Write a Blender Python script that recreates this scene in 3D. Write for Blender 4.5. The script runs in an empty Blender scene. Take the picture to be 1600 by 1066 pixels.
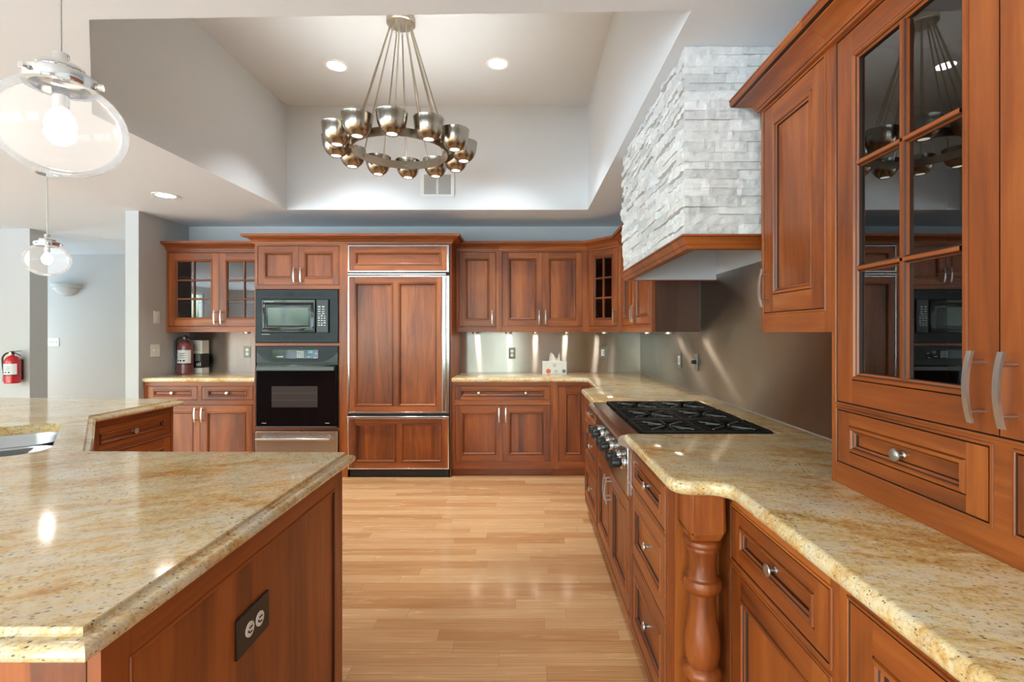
import bpy, math, random
from mathutils import Vector, Matrix
from mathutils.geometry import tessellate_polygon
random.seed(7)
PI = math.pi
SC = bpy.context.scene
COL = SC.collection

# ------------------------------------------------------------------ camera
H_CAM = 1.335
cam_d = bpy.data.cameras.new('camera')
cam_d.sensor_fit = 'HORIZONTAL'; cam_d.sensor_width = 36.0
cam_d.lens = 36.0 * 780.0 / 1600.0
cam_d.shift_x = -22.0 / 1600.0
cam_d.shift_y = -14.0 / 1600.0
cam_d.clip_start = 0.02
cam = bpy.data.objects.new('camera', cam_d); COL.objects.link(cam)
cam.location = (0, 0, H_CAM); cam.rotation_euler = (PI / 2, 0, 0)
SC.camera = cam

# ------------------------------------------------------------------ colour management
SC.view_settings.view_transform = 'Standard'
SC.view_settings.look = 'None'
SC.view_settings.gamma = 1.0
SC.view_settings.use_curve_mapping = False
SC.view_settings.exposure = 0.34

# ------------------------------------------------------------------ light levels
SKY_STRENGTH = 16.5
PUCK = 40.0
CHANDELIER = 80.0
PENDANT = 30.0
DOWNLIGHT_W = 12.0

# ------------------------------------------------------------------ world: sky over a band of greenery
W_ = bpy.data.worlds.new('world'); SC.world = W_; W_.use_nodes = True
nt = W_.node_tree; nt.nodes.clear()
def wn(t, **k):
    n = nt.nodes.new(t)
    for a, b in k.items(): setattr(n, a, b)
    return n
wo = wn('ShaderNodeOutputWorld'); wb = wn('ShaderNodeBackground')
tc = wn('ShaderNodeTexCoord'); sp = wn('ShaderNodeSeparateXYZ')
nt.links.new(tc.outputs['Generated'], sp.inputs[0])
nz = wn('ShaderNodeTexNoise'); nz.inputs['Scale'].default_value = 14.0; nz.inputs['Detail'].default_value = 6.0
nt.links.new(tc.outputs['Generated'], nz.inputs['Vector'])
rg = wn('ShaderNodeValToRGB')
rg.color_ramp.elements[0].position = 0.35; rg.color_ramp.elements[0].color = (0.05, 0.09, 0.045, 1)
rg.color_ramp.elements[1].position = 0.68; rg.color_ramp.elements[1].color = (0.62, 0.78, 0.66, 1)
nt.links.new(nz.outputs['Fac'], rg.inputs[0])
ma = wn('ShaderNodeMath', operation='MULTIPLY_ADD'); ma.inputs[1].default_value = 0.5; ma.inputs[2].default_value = -0.12
nt.links.new(nz.outputs['Fac'], ma.inputs[0])
mb_ = wn('ShaderNodeMath', operation='SUBTRACT')
nt.links.new(sp.outputs['Z'], mb_.inputs[0]); nt.links.new(ma.outputs[0], mb_.inputs[1])
mr = wn('ShaderNodeMapRange'); mr.inputs['From Min'].default_value = -0.03; mr.inputs['From Max'].default_value = 0.05
nt.links.new(mb_.outputs[0], mr.inputs['Value'])
mx = wn('ShaderNodeMix', data_type='RGBA')
nt.links.new(mr.outputs[0], mx.inputs[0]); nt.links.new(rg.outputs[0], mx.inputs[6])
mx.inputs[7].default_value = (0.90, 0.96, 1.0, 1)
mr2 = wn('ShaderNodeMapRange'); mr2.inputs['From Min'].default_value = -0.22; mr2.inputs['From Max'].default_value = -0.14
nt.links.new(mb_.outputs[0], mr2.inputs['Value'])
mx2 = wn('ShaderNodeMix', data_type='RGBA'); nt.links.new(mr2.outputs[0], mx2.inputs[0]); mx2.inputs[6].default_value = (.50, .63, .77, 1)  # bright cool ground below the greenery, added to light the ceiling
nt.links.new(mx.outputs[2], mx2.inputs[7])
nt.links.new(mx2.outputs[2], wb.inputs[0]); wb.inputs[1].default_value = SKY_STRENGTH
nt.links.new(wb.outputs[0], wo.inputs[0])

# ------------------------------------------------------------------ materials
def srgb(r, g, b):
    f = lambda c: (c / 12.92 if c <= 0.04045 else ((c + 0.055) / 1.055) ** 2.4)
    return (f(r / 255), f(g / 255), f(b / 255), 1.0)

class NT:
    def __init__(s, name):
        s.m = bpy.data.materials.new(name); s.m.use_nodes = True
        s.t = s.m.node_tree; s.t.nodes.clear()
        s.out = s.n('ShaderNodeOutputMaterial')
    def n(s, t, **k):
        x = s.t.nodes.new(t)
        for a, b in k.items(): setattr(x, a, b)
        return x
    def l(s, a, b): s.t.links.new(a, b)
    def math(s, op, a, b=None, c=None):
        x = s.n('ShaderNodeMath', operation=op)
        for i, v in enumerate((a, b, c)):
            if v is None: continue
            if isinstance(v, (int, float)): x.inputs[i].default_value = v
            else: s.l(v, x.inputs[i])
        return x.outputs[0]
    def noise(s, vec, scale, detail=4, rough=.55, dist=0):
        x = s.n('ShaderNodeTexNoise'); x.inputs['Scale'].default_value = scale
        x.inputs['Detail'].default_value = detail; x.inputs['Roughness'].default_value = rough
        x.inputs['Distortion'].default_value = dist
        if vec is not None: s.l(vec, x.inputs['Vector'])
        return x.outputs['Fac']
    def ramp(s, fac, stops):
        x = s.n('ShaderNodeValToRGB'); e = x.color_ramp.elements
        while len(e) < len(stops): e.new(0.5)
        for i, (p, c) in enumerate(stops):
            e[i].position = p; e[i].color = c if len(c) == 4 else (*c, 1)
        s.l(fac, x.inputs[0]); return x.outputs[0]
    def mix(s, fac, a, b, mode='MIX'):
        x = s.n('ShaderNodeMix', data_type='RGBA', blend_type=mode)
        for i, v in ((0, fac), (6, a), (7, b)):
            if isinstance(v, (int, float)): x.inputs[i].default_value = v
            elif isinstance(v, tuple): x.inputs[i].default_value = v
            else: s.l(v, x.inputs[i])
        return x.outputs[2]
    def mapping(s, vec, scale=(1, 1, 1), rot=(0, 0, 0), loc=(0, 0, 0)):
        x = s.n('ShaderNodeMapping'); x.inputs['Scale'].default_value = scale
        x.inputs['Rotation'].default_value = rot; x.inputs['Location'].default_value = loc
        s.l(vec, x.inputs['Vector']); return x.outputs[0]
    def bsdf(s, **k):
        b = s.n('ShaderNodeBsdfPrincipled')
        for a, v in k.items():
            i = b.inputs[a.replace('_', ' ')]
            if isinstance(v, (int, float, tuple)): i.default_value = v
            else: s.l(v, i)
        s.l(b.outputs[0], s.out.inputs[0]); return b
    def bump(s, h, strength=.2, dist=.01):
        x = s.n('ShaderNodeBump'); x.inputs['Strength'].default_value = strength; x.inputs['Distance'].default_value = dist
        s.l(h, x.inputs['Height']); return x.outputs[0]

M = {}
def simple(name, col, rough=.5, metal=0., **k):
    x = NT(name); x.bsdf(Base_Color=col, Roughness=rough, Metallic=metal, **k); M[name] = x.m; return x.m
def emit(name, col, st):
    x = NT(name); e = x.n('ShaderNodeEmission'); e.inputs[0].default_value = col; e.inputs[1].default_value = st
    x.l(e.outputs[0], x.out.inputs[0]); M[name] = x.m

def wood(name, axis, cols, boards=False, rough=.40):
    x = NT(name)
    tcn = x.n('ShaderNodeTexCoord'); oi = x.n('ShaderNodeObjectInfo')
    off = x.n('ShaderNodeVectorMath', operation='MULTIPLY_ADD')
    cmb = x.n('ShaderNodeCombineXYZ')
    for i in range(3): x.l(oi.outputs['Random'], cmb.inputs[i])
    x.l(cmb.outputs[0], off.inputs[0]); off.inputs[1].default_value = (11, 7, 17); x.l(tcn.outputs['Object'], off.inputs[2])
    v = off.outputs[0]
    sc1 = {'z': (7, 7, .8), 'x': (.8, 7, 7)}[axis]; sc2 = {'z': (60, 60, 3), 'x': (3, 60, 60)}[axis]
    n1 = x.noise(x.mapping(v, sc1), 1.0, 5, .6, .8)
    n2 = x.noise(x.mapping(v, sc2), 1.0, 3, .6)
    n3 = x.noise(x.mapping(v, {'z': (2.2, 2.2, .5), 'x': (.5, 2.2, 2.2)}[axis]), 1.0, 2, .5, .3)
    f = x.math('ADD', x.math('MULTIPLY', n1, .62), x.math('ADD', x.math('MULTIPLY', n2, .18), x.math('MULTIPLY', n3, .2)))
    if boards:
        s = x.n('ShaderNodeSeparateXYZ'); x.l(v, s.inputs[0])
        fl = x.math('FLOOR', x.math('DIVIDE', s.outputs['X' if axis == 'z' else 'Z'], .095))
        wnz = x.n('ShaderNodeTexWhiteNoise', noise_dimensions='1D'); x.l(fl, wnz.inputs['W'])
        f = x.math('ADD', f, x.math('MULTIPLY_ADD', wnz.outputs['Value'], .09, -.045))
    c = x.ramp(f, [(.34, cols[0]), (.5, cols[1]), (.66, cols[2])])
    bp = x.bump(n2, .05, .002)
    x.bsdf(Base_Color=c, Roughness=rough, Normal=bp, Coat_Weight=.12, Coat_Roughness=.2)
    M[name] = x.m
CH = (srgb(86, 38, 12), srgb(142, 71, 25), srgb(180, 101, 41))
wood('cherry_v', 'z', CH); wood('cherry_h', 'x', CH); wood('cherry_panel', 'z', CH, True); wood('cherry_panel_h', 'x', CH, False)
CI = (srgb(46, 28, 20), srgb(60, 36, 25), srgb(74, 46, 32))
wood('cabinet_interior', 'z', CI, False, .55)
simple('glaze', srgb(38, 17, 9), .5)
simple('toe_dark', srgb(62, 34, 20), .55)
simple('black_gap', (.004, .004, .004, 1), .6)
simple('nickel', (.60, .585, .56, 1), .30, 1.)
simple('chrome', (.75, .76, .77, 1), .08, 1.)
simple('bright_steel', (.80, .81, .82, 1), .16, 1.)
simple('black_plastic', (.012, .013, .015, 1), .35)
simple('black_gloss', (.004, .004, .005, 1), .06, 0., Specular_IOR_Level=.35)
simple('charcoal_panel', (.026, .031, .037, 1), .42, 0., Specular_IOR_Level=.2)
simple('grey_trim', (.09, .10, .11, 1), .3)
simple('cast_iron', (.008, .008, .008, 1), .45, 0., Specular_IOR_Level=.3)
simple('grate_tip', (.22, .22, .22, 1), .35, 1.)
simple('brass_burner', (.30, .22, .15, 1), .4, 1.)
simple('white_plastic', srgb(236, 235, 230), .4)
simple('grey_plastic', srgb(122, 124, 122), .45, .3)
simple('mark_grey', srgb(190, 195, 196), .5)
simple('mark_black', (.02, .02, .02, 1), .6)
simple('red_paint', srgb(190, 22, 34), .25, 0., Coat_Weight=.4)
simple('maroon_paint', srgb(122, 62, 66), .28, 0., Coat_Weight=.4)
simple('yellow_tag', srgb(212, 190, 90), .5)
simple('label_paper', srgb(225, 226, 226), .6)
simple('carton_white', srgb(222, 222, 216), .6)
simple('carton_black', srgb(34, 34, 34), .5)
simple('tissue_box', srgb(228, 228, 222), .55)
simple('tissue_red', srgb(226, 110, 84), .55)
simple('tissue_blue', srgb(110, 122, 140), .55)
simple('tissue_grey', srgb(198, 202, 200), .55)
simple('tissue_paper', srgb(242, 232, 220), .8)
simple('hood_white', srgb(214, 214, 214), .35, .2)
simple('window_white', srgb(235, 235, 232), .45)
simple('sconce_plaster', srgb(205, 204, 200), .7)
emit('led_warm', (1.0, .88, .72, 1), PUCK)
emit('led_white', (1.0, .96, .9, 1), 14.0)
emit('lamp_up', (.90, .96, 1.0, 1), CHANDELIER)
emit('lamp_down', (1.0, .93, .82, 1), 3.0)
emit('pendant_bulb', (1.0, .96, .91, 1), PENDANT)
emit('clock_digits', (.1, .9, 1.0, 1), 1.2)

def paint(name, col, rough=.85):
    x = NT(name); g = x.n('ShaderNodeNewGeometry')
    n = x.noise(g.outputs['Position'], 120, 3)
    x.bsdf(Base_Color=col, Roughness=rough, Normal=x.bump(n, .04, .002)); M[name] = x.m
paint('paint_ceiling', srgb(224, 231, 237))
paint('paint_tray', srgb(219, 221, 222))
paint('paint_wall', srgb(212, 209, 205))
paint('paint_partition', srgb(186, 186, 185))

def floor_mat():
    x = NT('oak_floor'); g = x.n('ShaderNodeNewGeometry'); s = x.n('ShaderNodeSeparateXYZ'); x.l(g.outputs['Position'], s.inputs[0])
    X, Y = s.outputs['X'], s.outputs['Y']
    PW = .083
    yy = x.math('DIVIDE', Y, PW); row = x.math('FLOOR', yy)
    w1 = x.n('ShaderNodeTexWhiteNoise', noise_dimensions='1D'); x.l(row, w1.inputs['W'])
    ln = x.math('MULTIPLY_ADD', w1.outputs['Value'], .5, .65)
    xx = x.math('DIVIDE', x.math('ADD', X, x.math('MULTIPLY', w1.outputs['Value'], 37.3)), ln)
    idx = x.math('FLOOR', xx)
    cv = x.n('ShaderNodeCombineXYZ'); x.l(idx, cv.inputs[0]); x.l(row, cv.inputs[1])
    w2 = x.n('ShaderNodeTexWhiteNoise', noise_dimensions='2D'); x.l(cv.outputs[0], w2.inputs['Vector'])
    r = w2.outputs['Value']
    gv = x.n('ShaderNodeCombineXYZ')
    x.l(x.math('ADD', X, x.math('MULTIPLY', r, 50)), gv.inputs[0]); x.l(x.math('ADD', Y, x.math('MULTIPLY', r, 23)), gv.inputs[1])
    n1 = x.noise(x.mapping(gv.outputs[0], (1.6, 26, 1)), 1., 5, .6, 1.2)
    n2 = x.noise(x.mapping(gv.outputs[0], (6, 160, 1)), 1., 3, .6)
    wv = x.n('ShaderNodeTexWave', wave_type='BANDS', bands_direction='Y'); wv.inputs['Scale'].default_value = 1.
    wv.inputs['Distortion'].default_value = 9.; wv.inputs['Detail'].default_value = 2.; wv.inputs['Detail Scale'].default_value = .6
    x.l(x.mapping(gv.outputs[0], (1.1, 22, 1)), wv.inputs['Vector'])
    f = x.math('ADD', x.math('MULTIPLY', n1, .55), x.math('ADD', x.math('MULTIPLY', n2, .25), x.math('MULTIPLY', wv.outputs['Fac'], .16)))
    f = x.math('ADD', f, x.math('MULTIPLY_ADD', r, .34, -.17))
    c = x.ramp(f, [(.22, srgb(184, 130, 82)), (.42, srgb(206, 156, 106)), (.58, srgb(217, 171, 121)), (.8, srgb(228, 188, 140))])
    fy = x.math('FRACT', yy); ey = x.math('MINIMUM', fy, x.math('SUBTRACT', 1., fy))
    fx = x.math('FRACT', xx); ex = x.math('MULTIPLY', x.math('MINIMUM', fx, x.math('SUBTRACT', 1., fx)), ln)
    gap = x.math('MAXIMUM', x.math('LESS_THAN', x.math('MULTIPLY', ey, PW), .0006), x.math('LESS_THAN', ex, .0008))
    c = x.mix(x.math('MULTIPLY', gap, .55), c, srgb(110, 66, 36))
    x.bsdf(Base_Color=c, Roughness=x.math('MULTIPLY_ADD', n1, .12, .2), Coat_Weight=.3, Coat_Roughness=.12, Normal=x.bump(n2, .03, .001))
    M['oak_floor'] = x.m
floor_mat()

def granite(name, ang, warm):
    x = NT(name); g = x.n('ShaderNodeNewGeometry'); P = g.outputs['Position']
    v = x.mapping(x.mapping(P, (1, 1, 1), (0, 0, ang)), (1.0, 2.6, 2.0))
    big = x.noise(v, 2.4, 4, .6, 1.2)
    mid = x.noise(v, 11, 7, .72, .8)
    grain = x.noise(P, 75, 5, .75)
    f = x.math('ADD', x.math('MULTIPLY', big, .46), x.math('ADD', x.math('MULTIPLY', mid, .42), x.math('MULTIPLY', grain, .30)))
    c = x.ramp(f, [(.43, srgb(170, 114, 54)), (.51, srgb(206, 160, 92)), (.58, srgb(222, 194, 142)), (.65, srgb(230, 214, 180)), (.76, srgb(216, 210, 198))])
    rust = x.noise(x.mapping(v, (1, 1, 1), loc=(4, 8, 1)), 4.2, 7, .74, .8)
    c = x.mix(x.math('MULTIPLY', x.ramp(rust, [(.54, (0, 0, 0)), (.70, (1, 1, 1))]), .38), c, srgb(180, 120, 82))
    grey = x.noise(x.mapping(v, (1, 1, 1), loc=(1, 3, 7)), 3.4, 6, .7, 1.0)
    c = x.mix(x.math('MULTIPLY', x.ramp(grey, [(.52, (0, 0, 0)), (.66, (1, 1, 1))]), .55), c, srgb(214, 206, 190))
    vein = x.noise(x.mapping(v, (1.2, 2.2, 1), loc=(9, 2, 4)), 9, 7, .78, 1.6)
    c = x.mix(x.math('MULTIPLY', x.ramp(vein, [(.57, (0, 0, 0)), (.67, (1, 1, 1))]), .62), c, srgb(116, 86, 58))
    gr = x.noise(x.mapping(v, (85, 60, 85)), 1., 4, .8)
    c = x.mix(x.math('MULTIPLY', x.ramp(gr, [(.37, (1, 1, 1)), (.45, (0, 0, 0))]), .6), c, srgb(122, 88, 52))
    gl = x.noise(x.mapping(v, (60, 44, 60), loc=(3, 3, 3)), 1., 4, .8)
    c = x.mix(x.math('MULTIPLY', x.ramp(gl, [(.56, (0, 0, 0)), (.64, (1, 1, 1))]), .4), c, srgb(232, 222, 198))
    vo = x.n('ShaderNodeTexVoronoi'); vo.inputs['Scale'].default_value = 1.; x.l(x.mapping(v, (84, 58, 84)), vo.inputs['Vector'])
    clus = x.noise(P, 6, 4)
    spk = x.math('LESS_THAN', vo.outputs['Distance'], x.math('MULTIPLY_ADD', clus, .60, -.08))
    wn_ = x.n('ShaderNodeSeparateColor'); x.l(vo.outputs['Color'], wn_.inputs[0])
    spk = x.math('MULTIPLY', spk, x.math('GREATER_THAN', wn_.outputs[0], .74))
    c = x.mix(x.math('MULTIPLY', spk, .8), c, srgb(52, 36, 26))
    c = x.mix(1.0, c, warm, 'MULTIPLY')
    x.bsdf(Base_Color=c, Roughness=.09, Specular_IOR_Level=.6)
    M[name] = x.m
granite('granite', .35, (.96, .94, .90, 1))
granite('granite_island', -.45, (.90, .88, .86, 1))

def brushed(name, base, rough, aniso, tangent, smudge=.12, wave=0.):
    x = NT(name); g = x.n('ShaderNodeNewGeometry'); P = g.outputs['Position']
    n1 = x.noise(x.mapping(P, (3, 3, 1.2)), 1.6, 5, .6, .5)
    r = x.math('MULTIPLY_ADD', n1, smudge * 2, rough - smudge)
    tv = x.n('ShaderNodeCombineXYZ')
    for i in range(3): tv.inputs[i].default_value = tangent[i]
    c = x.mix(n1, tuple(b * .8 for b in base[:3]) + (1,), base)
    b = x.n('ShaderNodeBsdfAnisotropic', distribution='GGX'); x.l(c, b.inputs['Color']); x.l(r, b.inputs['Roughness'])
    b.inputs['Anisotropy'].default_value = aniso; x.l(tv.outputs[0], b.inputs['Tangent'])
    if wave: x.l(x.bump(x.noise(x.mapping(P, (1, 1, .12)), 2.0, 0, .5), wave, .05), b.inputs['Normal'])
    x.l(b.outputs[0], x.out.inputs[0]); M[name] = x.m
brushed('steel_splash_back', (.66, .645, .62, 1), .29, .82, (1, 0, 0), .015)
brushed('steel_splash_right', (.50, .44, .385, 1), .30, .82, (0, 1, 0), .02)  # browner copy of the back steel; dark cabinet reflections put into its colour
brushed('steel', (.62, .60, .58, 1), .24, .6, (1, 0, 0), .03)
brushed('range_steel', (.58, .56, .54, 1), .24, .5, (0, 1, 0), .03)
brushed('sink_steel', (.46, .47, .48, 1), .34, .0, (0, 0, 1), .05)

def shade_metal():
    x = NT('shade_metal'); g = x.n('ShaderNodeNewGeometry')
    n = x.noise(g.outputs['Position'], 40, 3)
    x.bsdf(Base_Color=(.42, .37, .30, 1), Metallic=1., Roughness=x.math('MULTIPLY_ADD', n, .1, .18)); M['shade_metal'] = x.m
shade_metal()
simple('antique_nickel', (.52, .46, .37, 1), .28, 1.)
simple('shade_inside', srgb(215, 205, 185), .4)

def glass(name, tint, gloss_min, ior, haze=0., one_side=1.):
    x = NT(name); fr = x.n('ShaderNodeFresnel'); fr.inputs[0].default_value = ior
    tr = x.n('ShaderNodeBsdfTransparent'); tr.inputs[0].default_value = tint
    gl = x.n('ShaderNodeBsdfGlossy'); gl.inputs['Roughness'].default_value = .0
    m = x.n('ShaderNodeMixShader')
    gb = x.n('ShaderNodeNewGeometry')
    x.l(x.math('MULTIPLY', x.math('MAXIMUM', fr.outputs[0], gloss_min), x.math('SUBTRACT', 1., x.math('MULTIPLY', gb.outputs['Backfacing'], one_side))), m.inputs[0]); x.l(tr.outputs[0], m.inputs[1]); x.l(gl.outputs[0], m.inputs[2])
    o = m.outputs[0]
    if haze:
        d = x.n('ShaderNodeBsdfTranslucent'); d2 = x.n('ShaderNodeBsdfDiffuse'); ad = x.n('ShaderNodeMixShader')
        d.inputs[0].default_value = (.95, .95, .95, 1); d2.inputs[0].default_value = (.95, .95, .95, 1)
        x.l(d.outputs[0], ad.inputs[1]); x.l(d2.outputs[0], ad.inputs[2])
        m2 = x.n('ShaderNodeMixShader'); m2.inputs[0].default_value = haze
        x.l(o, m2.inputs[1]); x.l(ad.outputs[0], m2.inputs[2]); o = m2.outputs[0]
    x.l(o, x.out.inputs[0]); M[name] = x.m
glass('cabinet_glass', (.55, .54, .53, 1), .05, 2.1)
glass('window_glass', (.96, .98, .97, 1), .03, 1.3)
glass('globe_glass', (.985, .985, .985, 1), .02, 1.14, .10, 0.)

def stone_mat():
    x = NT('ledger_stone'); g = x.n('ShaderNodeNewGeometry'); P = g.outputs['Position']
    n = x.noise(P, 18, 6, .65, .6); n2 = x.noise(P, 70, 5, .65)
    att = x.n('ShaderNodeAttribute'); att.attribute_name = 'tone'
    f = x.math('ADD', x.math('MULTIPLY', n, .6), x.math('MULTIPLY', att.outputs['Fac'], .4))
    c = x.ramp(f, [(.2, srgb(190, 190, 189)), (.5, srgb(216, 215, 213)), (.8, srgb(234, 233, 231))])
    x.bsdf(Base_Color=c, Roughness=.7, Normal=x.bump(x.math('ADD', n, x.math('MULTIPLY', n2, .5)), .35, .01)); M['ledger_stone'] = x.m
stone_mat()

# ------------------------------------------------------------------ mesh builder
class MB:
    def __init__(s): s.v = []; s.f = []; s.m = []
    def add(s, vs, fs, m=0):
        o = len(s.v); s.v += [tuple(p) for p in vs]
        for i, f in enumerate(fs):
            s.f.append(tuple(o + j for j in f)); s.m.append(m if isinstance(m, int) else m[i])
        return s
    def box(s, x0, x1, y0, y1, z0, z1, m=0):
        v = [(x, y, z) for z in (z0, z1) for y in (y0, y1) for x in (x0, x1)]
        return s.add(v, [(0, 2, 3, 1), (4, 5, 7, 6), (0, 1, 5, 4), (2, 6, 7, 3), (0, 4, 6, 2), (1, 3, 7, 5)], m)
    def quad(s, a, b, c, d, m=0): return s.add([a, b, c, d], [(0, 1, 2, 3)], m)
    def obox(s, c, u, v, w, m=0):
        c, u, v, w = map(Vector, (c, u, v, w))
        p = [c + u * i + v * j + w * k for k in (-1, 1) for j in (-1, 1) for i in (-1, 1)]
        return s.add(p, [(0, 2, 3, 1), (4, 5, 7, 6), (0, 1, 5, 4), (2, 6, 7, 3), (0, 4, 6, 2), (1, 3, 7, 5)], m)
    def prism(s, poly, z0, z1, m=0, top=True, bot=True):
        n = len(poly); s.add([(x, y, z0) for x, y in poly] + [(x, y, z1) for x, y in poly],
              [(i, (i + 1) % n, n + (i + 1) % n, n + i) for i in range(n)], m)
        if top: s.cap([[(x, y, z1) for x, y in poly]], m)
        if bot: s.cap([[(x, y, z0) for x, y in poly]], m)
        return s
    def cap(s, loops, m=0):
        flat = [p for l in loops for p in l]
        tr = tessellate_polygon([[Vector(p) for p in l] for l in loops])
        return s.add(flat, [tuple(t) for t in tr], m)
    def lathe(s, prof, n=24, mat=None, m=0, close=False):
        R = mat or Matrix.Identity(4); o = []
        for r, h in prof:
            for k in range(n):
                a = 2 * PI * k / n; o.append(R @ Vector((r * math.cos(a), r * math.sin(a), h)))
        f = []; ms = []
        for i in range(len(prof) - 1):
            for k in range(n):
                f.append((i * n + k, i * n + (k + 1) % n, (i + 1) * n + (k + 1) % n, (i + 1) * n + k))
                ms.append(m if isinstance(m, int) else m[i])
        s.add(o, f, ms)
        return s
    def tube(s, pts, r, n=10, m=0, caps=True):
        pts = [Vector(p) for p in pts]; rings = []
        rr = r if isinstance(r, (list, tuple)) else [r] * len(pts)
        prev = None
        for i, p in enumerate(pts):
            d = (pts[min(i + 1, len(pts) - 1)] - pts[max(i - 1, 0)]).normalized()
            if prev is None:
                a = d.cross(Vector((0, 0, 1)))
                if a.length < .05: a = d.cross(Vector((1, 0, 0)))
            else: a = prev - d * prev.dot(d)
            a.normalize(); prev = a; b = d.cross(a)
            rings.append([p + (a * math.cos(2 * PI * k / n) + b * math.sin(2 * PI * k / n)) * rr[i] for k in range(n)])
        v = [q for r_ in rings for q in r_]
        f = [(i * n + k, i * n + (k + 1) % n, (i + 1) * n + (k + 1) % n, (i + 1) * n + k) for i in range(len(pts) - 1) for k in range(n)]
        if caps: f += [tuple(range(n))[::-1], tuple((len(pts) - 1) * n + k for k in range(n))]
        return s.add(v, f, m)
    def mesh(s, name, mats, smooth=True):
        me = bpy.data.meshes.new(name); me.from_pydata(s.v, [], s.f)
        for x in mats: me.materials.append(M[x])
        me.polygons.foreach_set('material_index', s.m)
        import bmesh
        bm = bmesh.new(); bm.from_mesh(me); bmesh.ops.remove_doubles(bm, verts=bm.verts, dist=1e-6)
        bmesh.ops.recalc_face_normals(bm, faces=bm.faces); bm.to_mesh(me); bm.free()
        if smooth:
            me.polygons.foreach_set('use_smooth', [True] * len(me.polygons)); me.set_sharp_from_angle(angle=math.radians(32))
        me.update(); return me
    def build(s, name, mats, parent=None, loc=(0, 0, 0), rot=(0, 0, 0), bevel=0, smooth=True):
        if isinstance(mats, str): mats = [mats]
        o = bpy.data.objects.new(name, s.mesh(name, mats, smooth)); return place(o, parent, loc, rot, bevel)

def place(o, parent=None, loc=(0, 0, 0), rot=(0, 0, 0), bevel=0):
    COL.objects.link(o); o.parent = parent; o.location = loc; o.rotation_euler = rot
    if bevel:
        b = o.modifiers.new('bevel', 'BEVEL'); b.width = bevel; b.segments = 2; b.limit_method = 'ANGLE'; b.angle_limit = math.radians(40)
    return o
def tag(o, label, cat, group=None):
    o['label'] = label; o['category'] = cat
    if group: o['group'] = group
    return o
def thing(name, label, cat, loc=(0, 0, 0), rz=0, group=None):
    o = bpy.data.objects.new(name, None); o.empty_display_size = .1
    place(o, None, loc, (0, 0, rz)); return tag(o, label, cat, group)
def struct(o): o['kind'] = 'structure'; return o
def dup(o, parent=None):
    c = o.copy(); COL.objects.link(c); c.parent = parent
    for ch in list(o.children): dup(ch, c)
    return c

def offset(poly, d):
    """move every vertex of a counter-clockwise outline inward by d, mitred"""
    n = len(poly); out = []
    for i in range(n):
        p0, p1, p2 = (Vector(poly[i - 1]), Vector(poly[i]), Vector(poly[(i + 1) % n]))
        a = (p1 - p0).normalized(); b = (p2 - p1).normalized()
        na = Vector((-a.y, a.x)); nb = Vector((-b.y, b.x)); h = (na + nb).normalized()
        k = max(.35, h.dot(na)); out.append(tuple(p1 + h * (d / k)))
    return out
def sweep(mb, path, prof, mats=0, pre=None, post=None):
    """sweep a profile [(out, z)] along a plan path; outward is to the right of travel; mats per profile step"""
    P = [Vector(p) for p in path]; rows = []
    for i, p in enumerate(P):
        a = P[i - 1] if i > 0 else (Vector(pre) if pre else None)
        b = P[i + 1] if i < len(P) - 1 else (Vector(post) if post else None)
        d1 = (p - a).normalized() if a is not None else (b - p).normalized()
        d2 = (b - p).normalized() if b is not None else d1
        n1 = Vector((d1.y, -d1.x)); n2 = Vector((d2.y, -d2.x)); h = (n1 + n2).normalized(); k = max(.3, h.dot(n1))
        rows.append([(p.x + h.x * o / k, p.y + h.y * o / k, z) for o, z in prof])
    n = len(prof); v = [q for r in rows for q in r]
    f = []; ms = []
    for i in range(len(P) - 1):
        for j in range(n - 1):
            f.append((i * n + j, i * n + j + 1, (i + 1) * n + j + 1, (i + 1) * n + j)); ms.append(mats if isinstance(mats, int) else mats[j])
    mb.add(v, f, ms)
    mb.add(rows[0], [tuple(range(n))], 0); mb.add(rows[-1], [tuple(range(n))], 0)
    return mb
def arc(cx, cy, r, a0, a1, n=7):
    return [(cx + r * math.cos(math.radians(a0 + (a1 - a0) * i / n)), cy + r * math.sin(math.radians(a0 + (a1 - a0) * i / n))) for i in range(n + 1)]

# ------------------------------------------------------------------ room shell
CEIL = 2.44; TRAY = 3.38
XR, YB = 1.20, 5.23; XP = -3.53; XL, YF, YH = -8.0, -3.4, 7.1
struct(MB().box(XL - .2, XR + .2, YF - .2, YH + .2, -.12, 0).build('floor', 'oak_floor'))
tray_o = [(-1.545, 1.765), (.567, 1.715), (.557, 4.51), (-2.16, 4.51), (-2.2, 2.53)]
mb = MB(); outer = [(XL - .1, YF - .1), (XR + .1, YF - .1), (XR + .1, YH + .1), (XL - .1, YH + .1)]
mb.cap([[(x, y, CEIL) for x, y in outer], [(x, y, CEIL) for x, y in tray_o]])
struct(mb.build('ceiling', 'paint_ceiling', smooth=False))
mb = MB(); n = len(tray_o)
for i in range(n):
    a, b = tray_o[i], tray_o[(i + 1) % n]
    mb.quad((*a, CEIL), (*b, CEIL), (*b, TRAY), (*a, TRAY))
struct(mb.build('wall_tray', 'paint_tray', smooth=False))
mb = MB(); mb.cap([[(x, y, TRAY) for x, y in tray_o]]); struct(mb.build('ceiling_tray', 'paint_tray', smooth=False))
struct(MB().box(XR, XR + .12, YF, YB + .12, 0, CEIL).build('wall_right', 'paint_wall'))
struct(MB().box(XP - .002, XR, YB, YB + .12, 0, CEIL).build('wall_back', 'paint_partition'))
struct(MB().box(XP - .122, XP - .002, 4.55, YH, 0, CEIL).build('wall_partition', 'paint_partition'))
struct(MB().box(XL, XP - .122, YH, YH + .12, 0, CEIL).build('wall_hall', 'paint_wall'))
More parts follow.
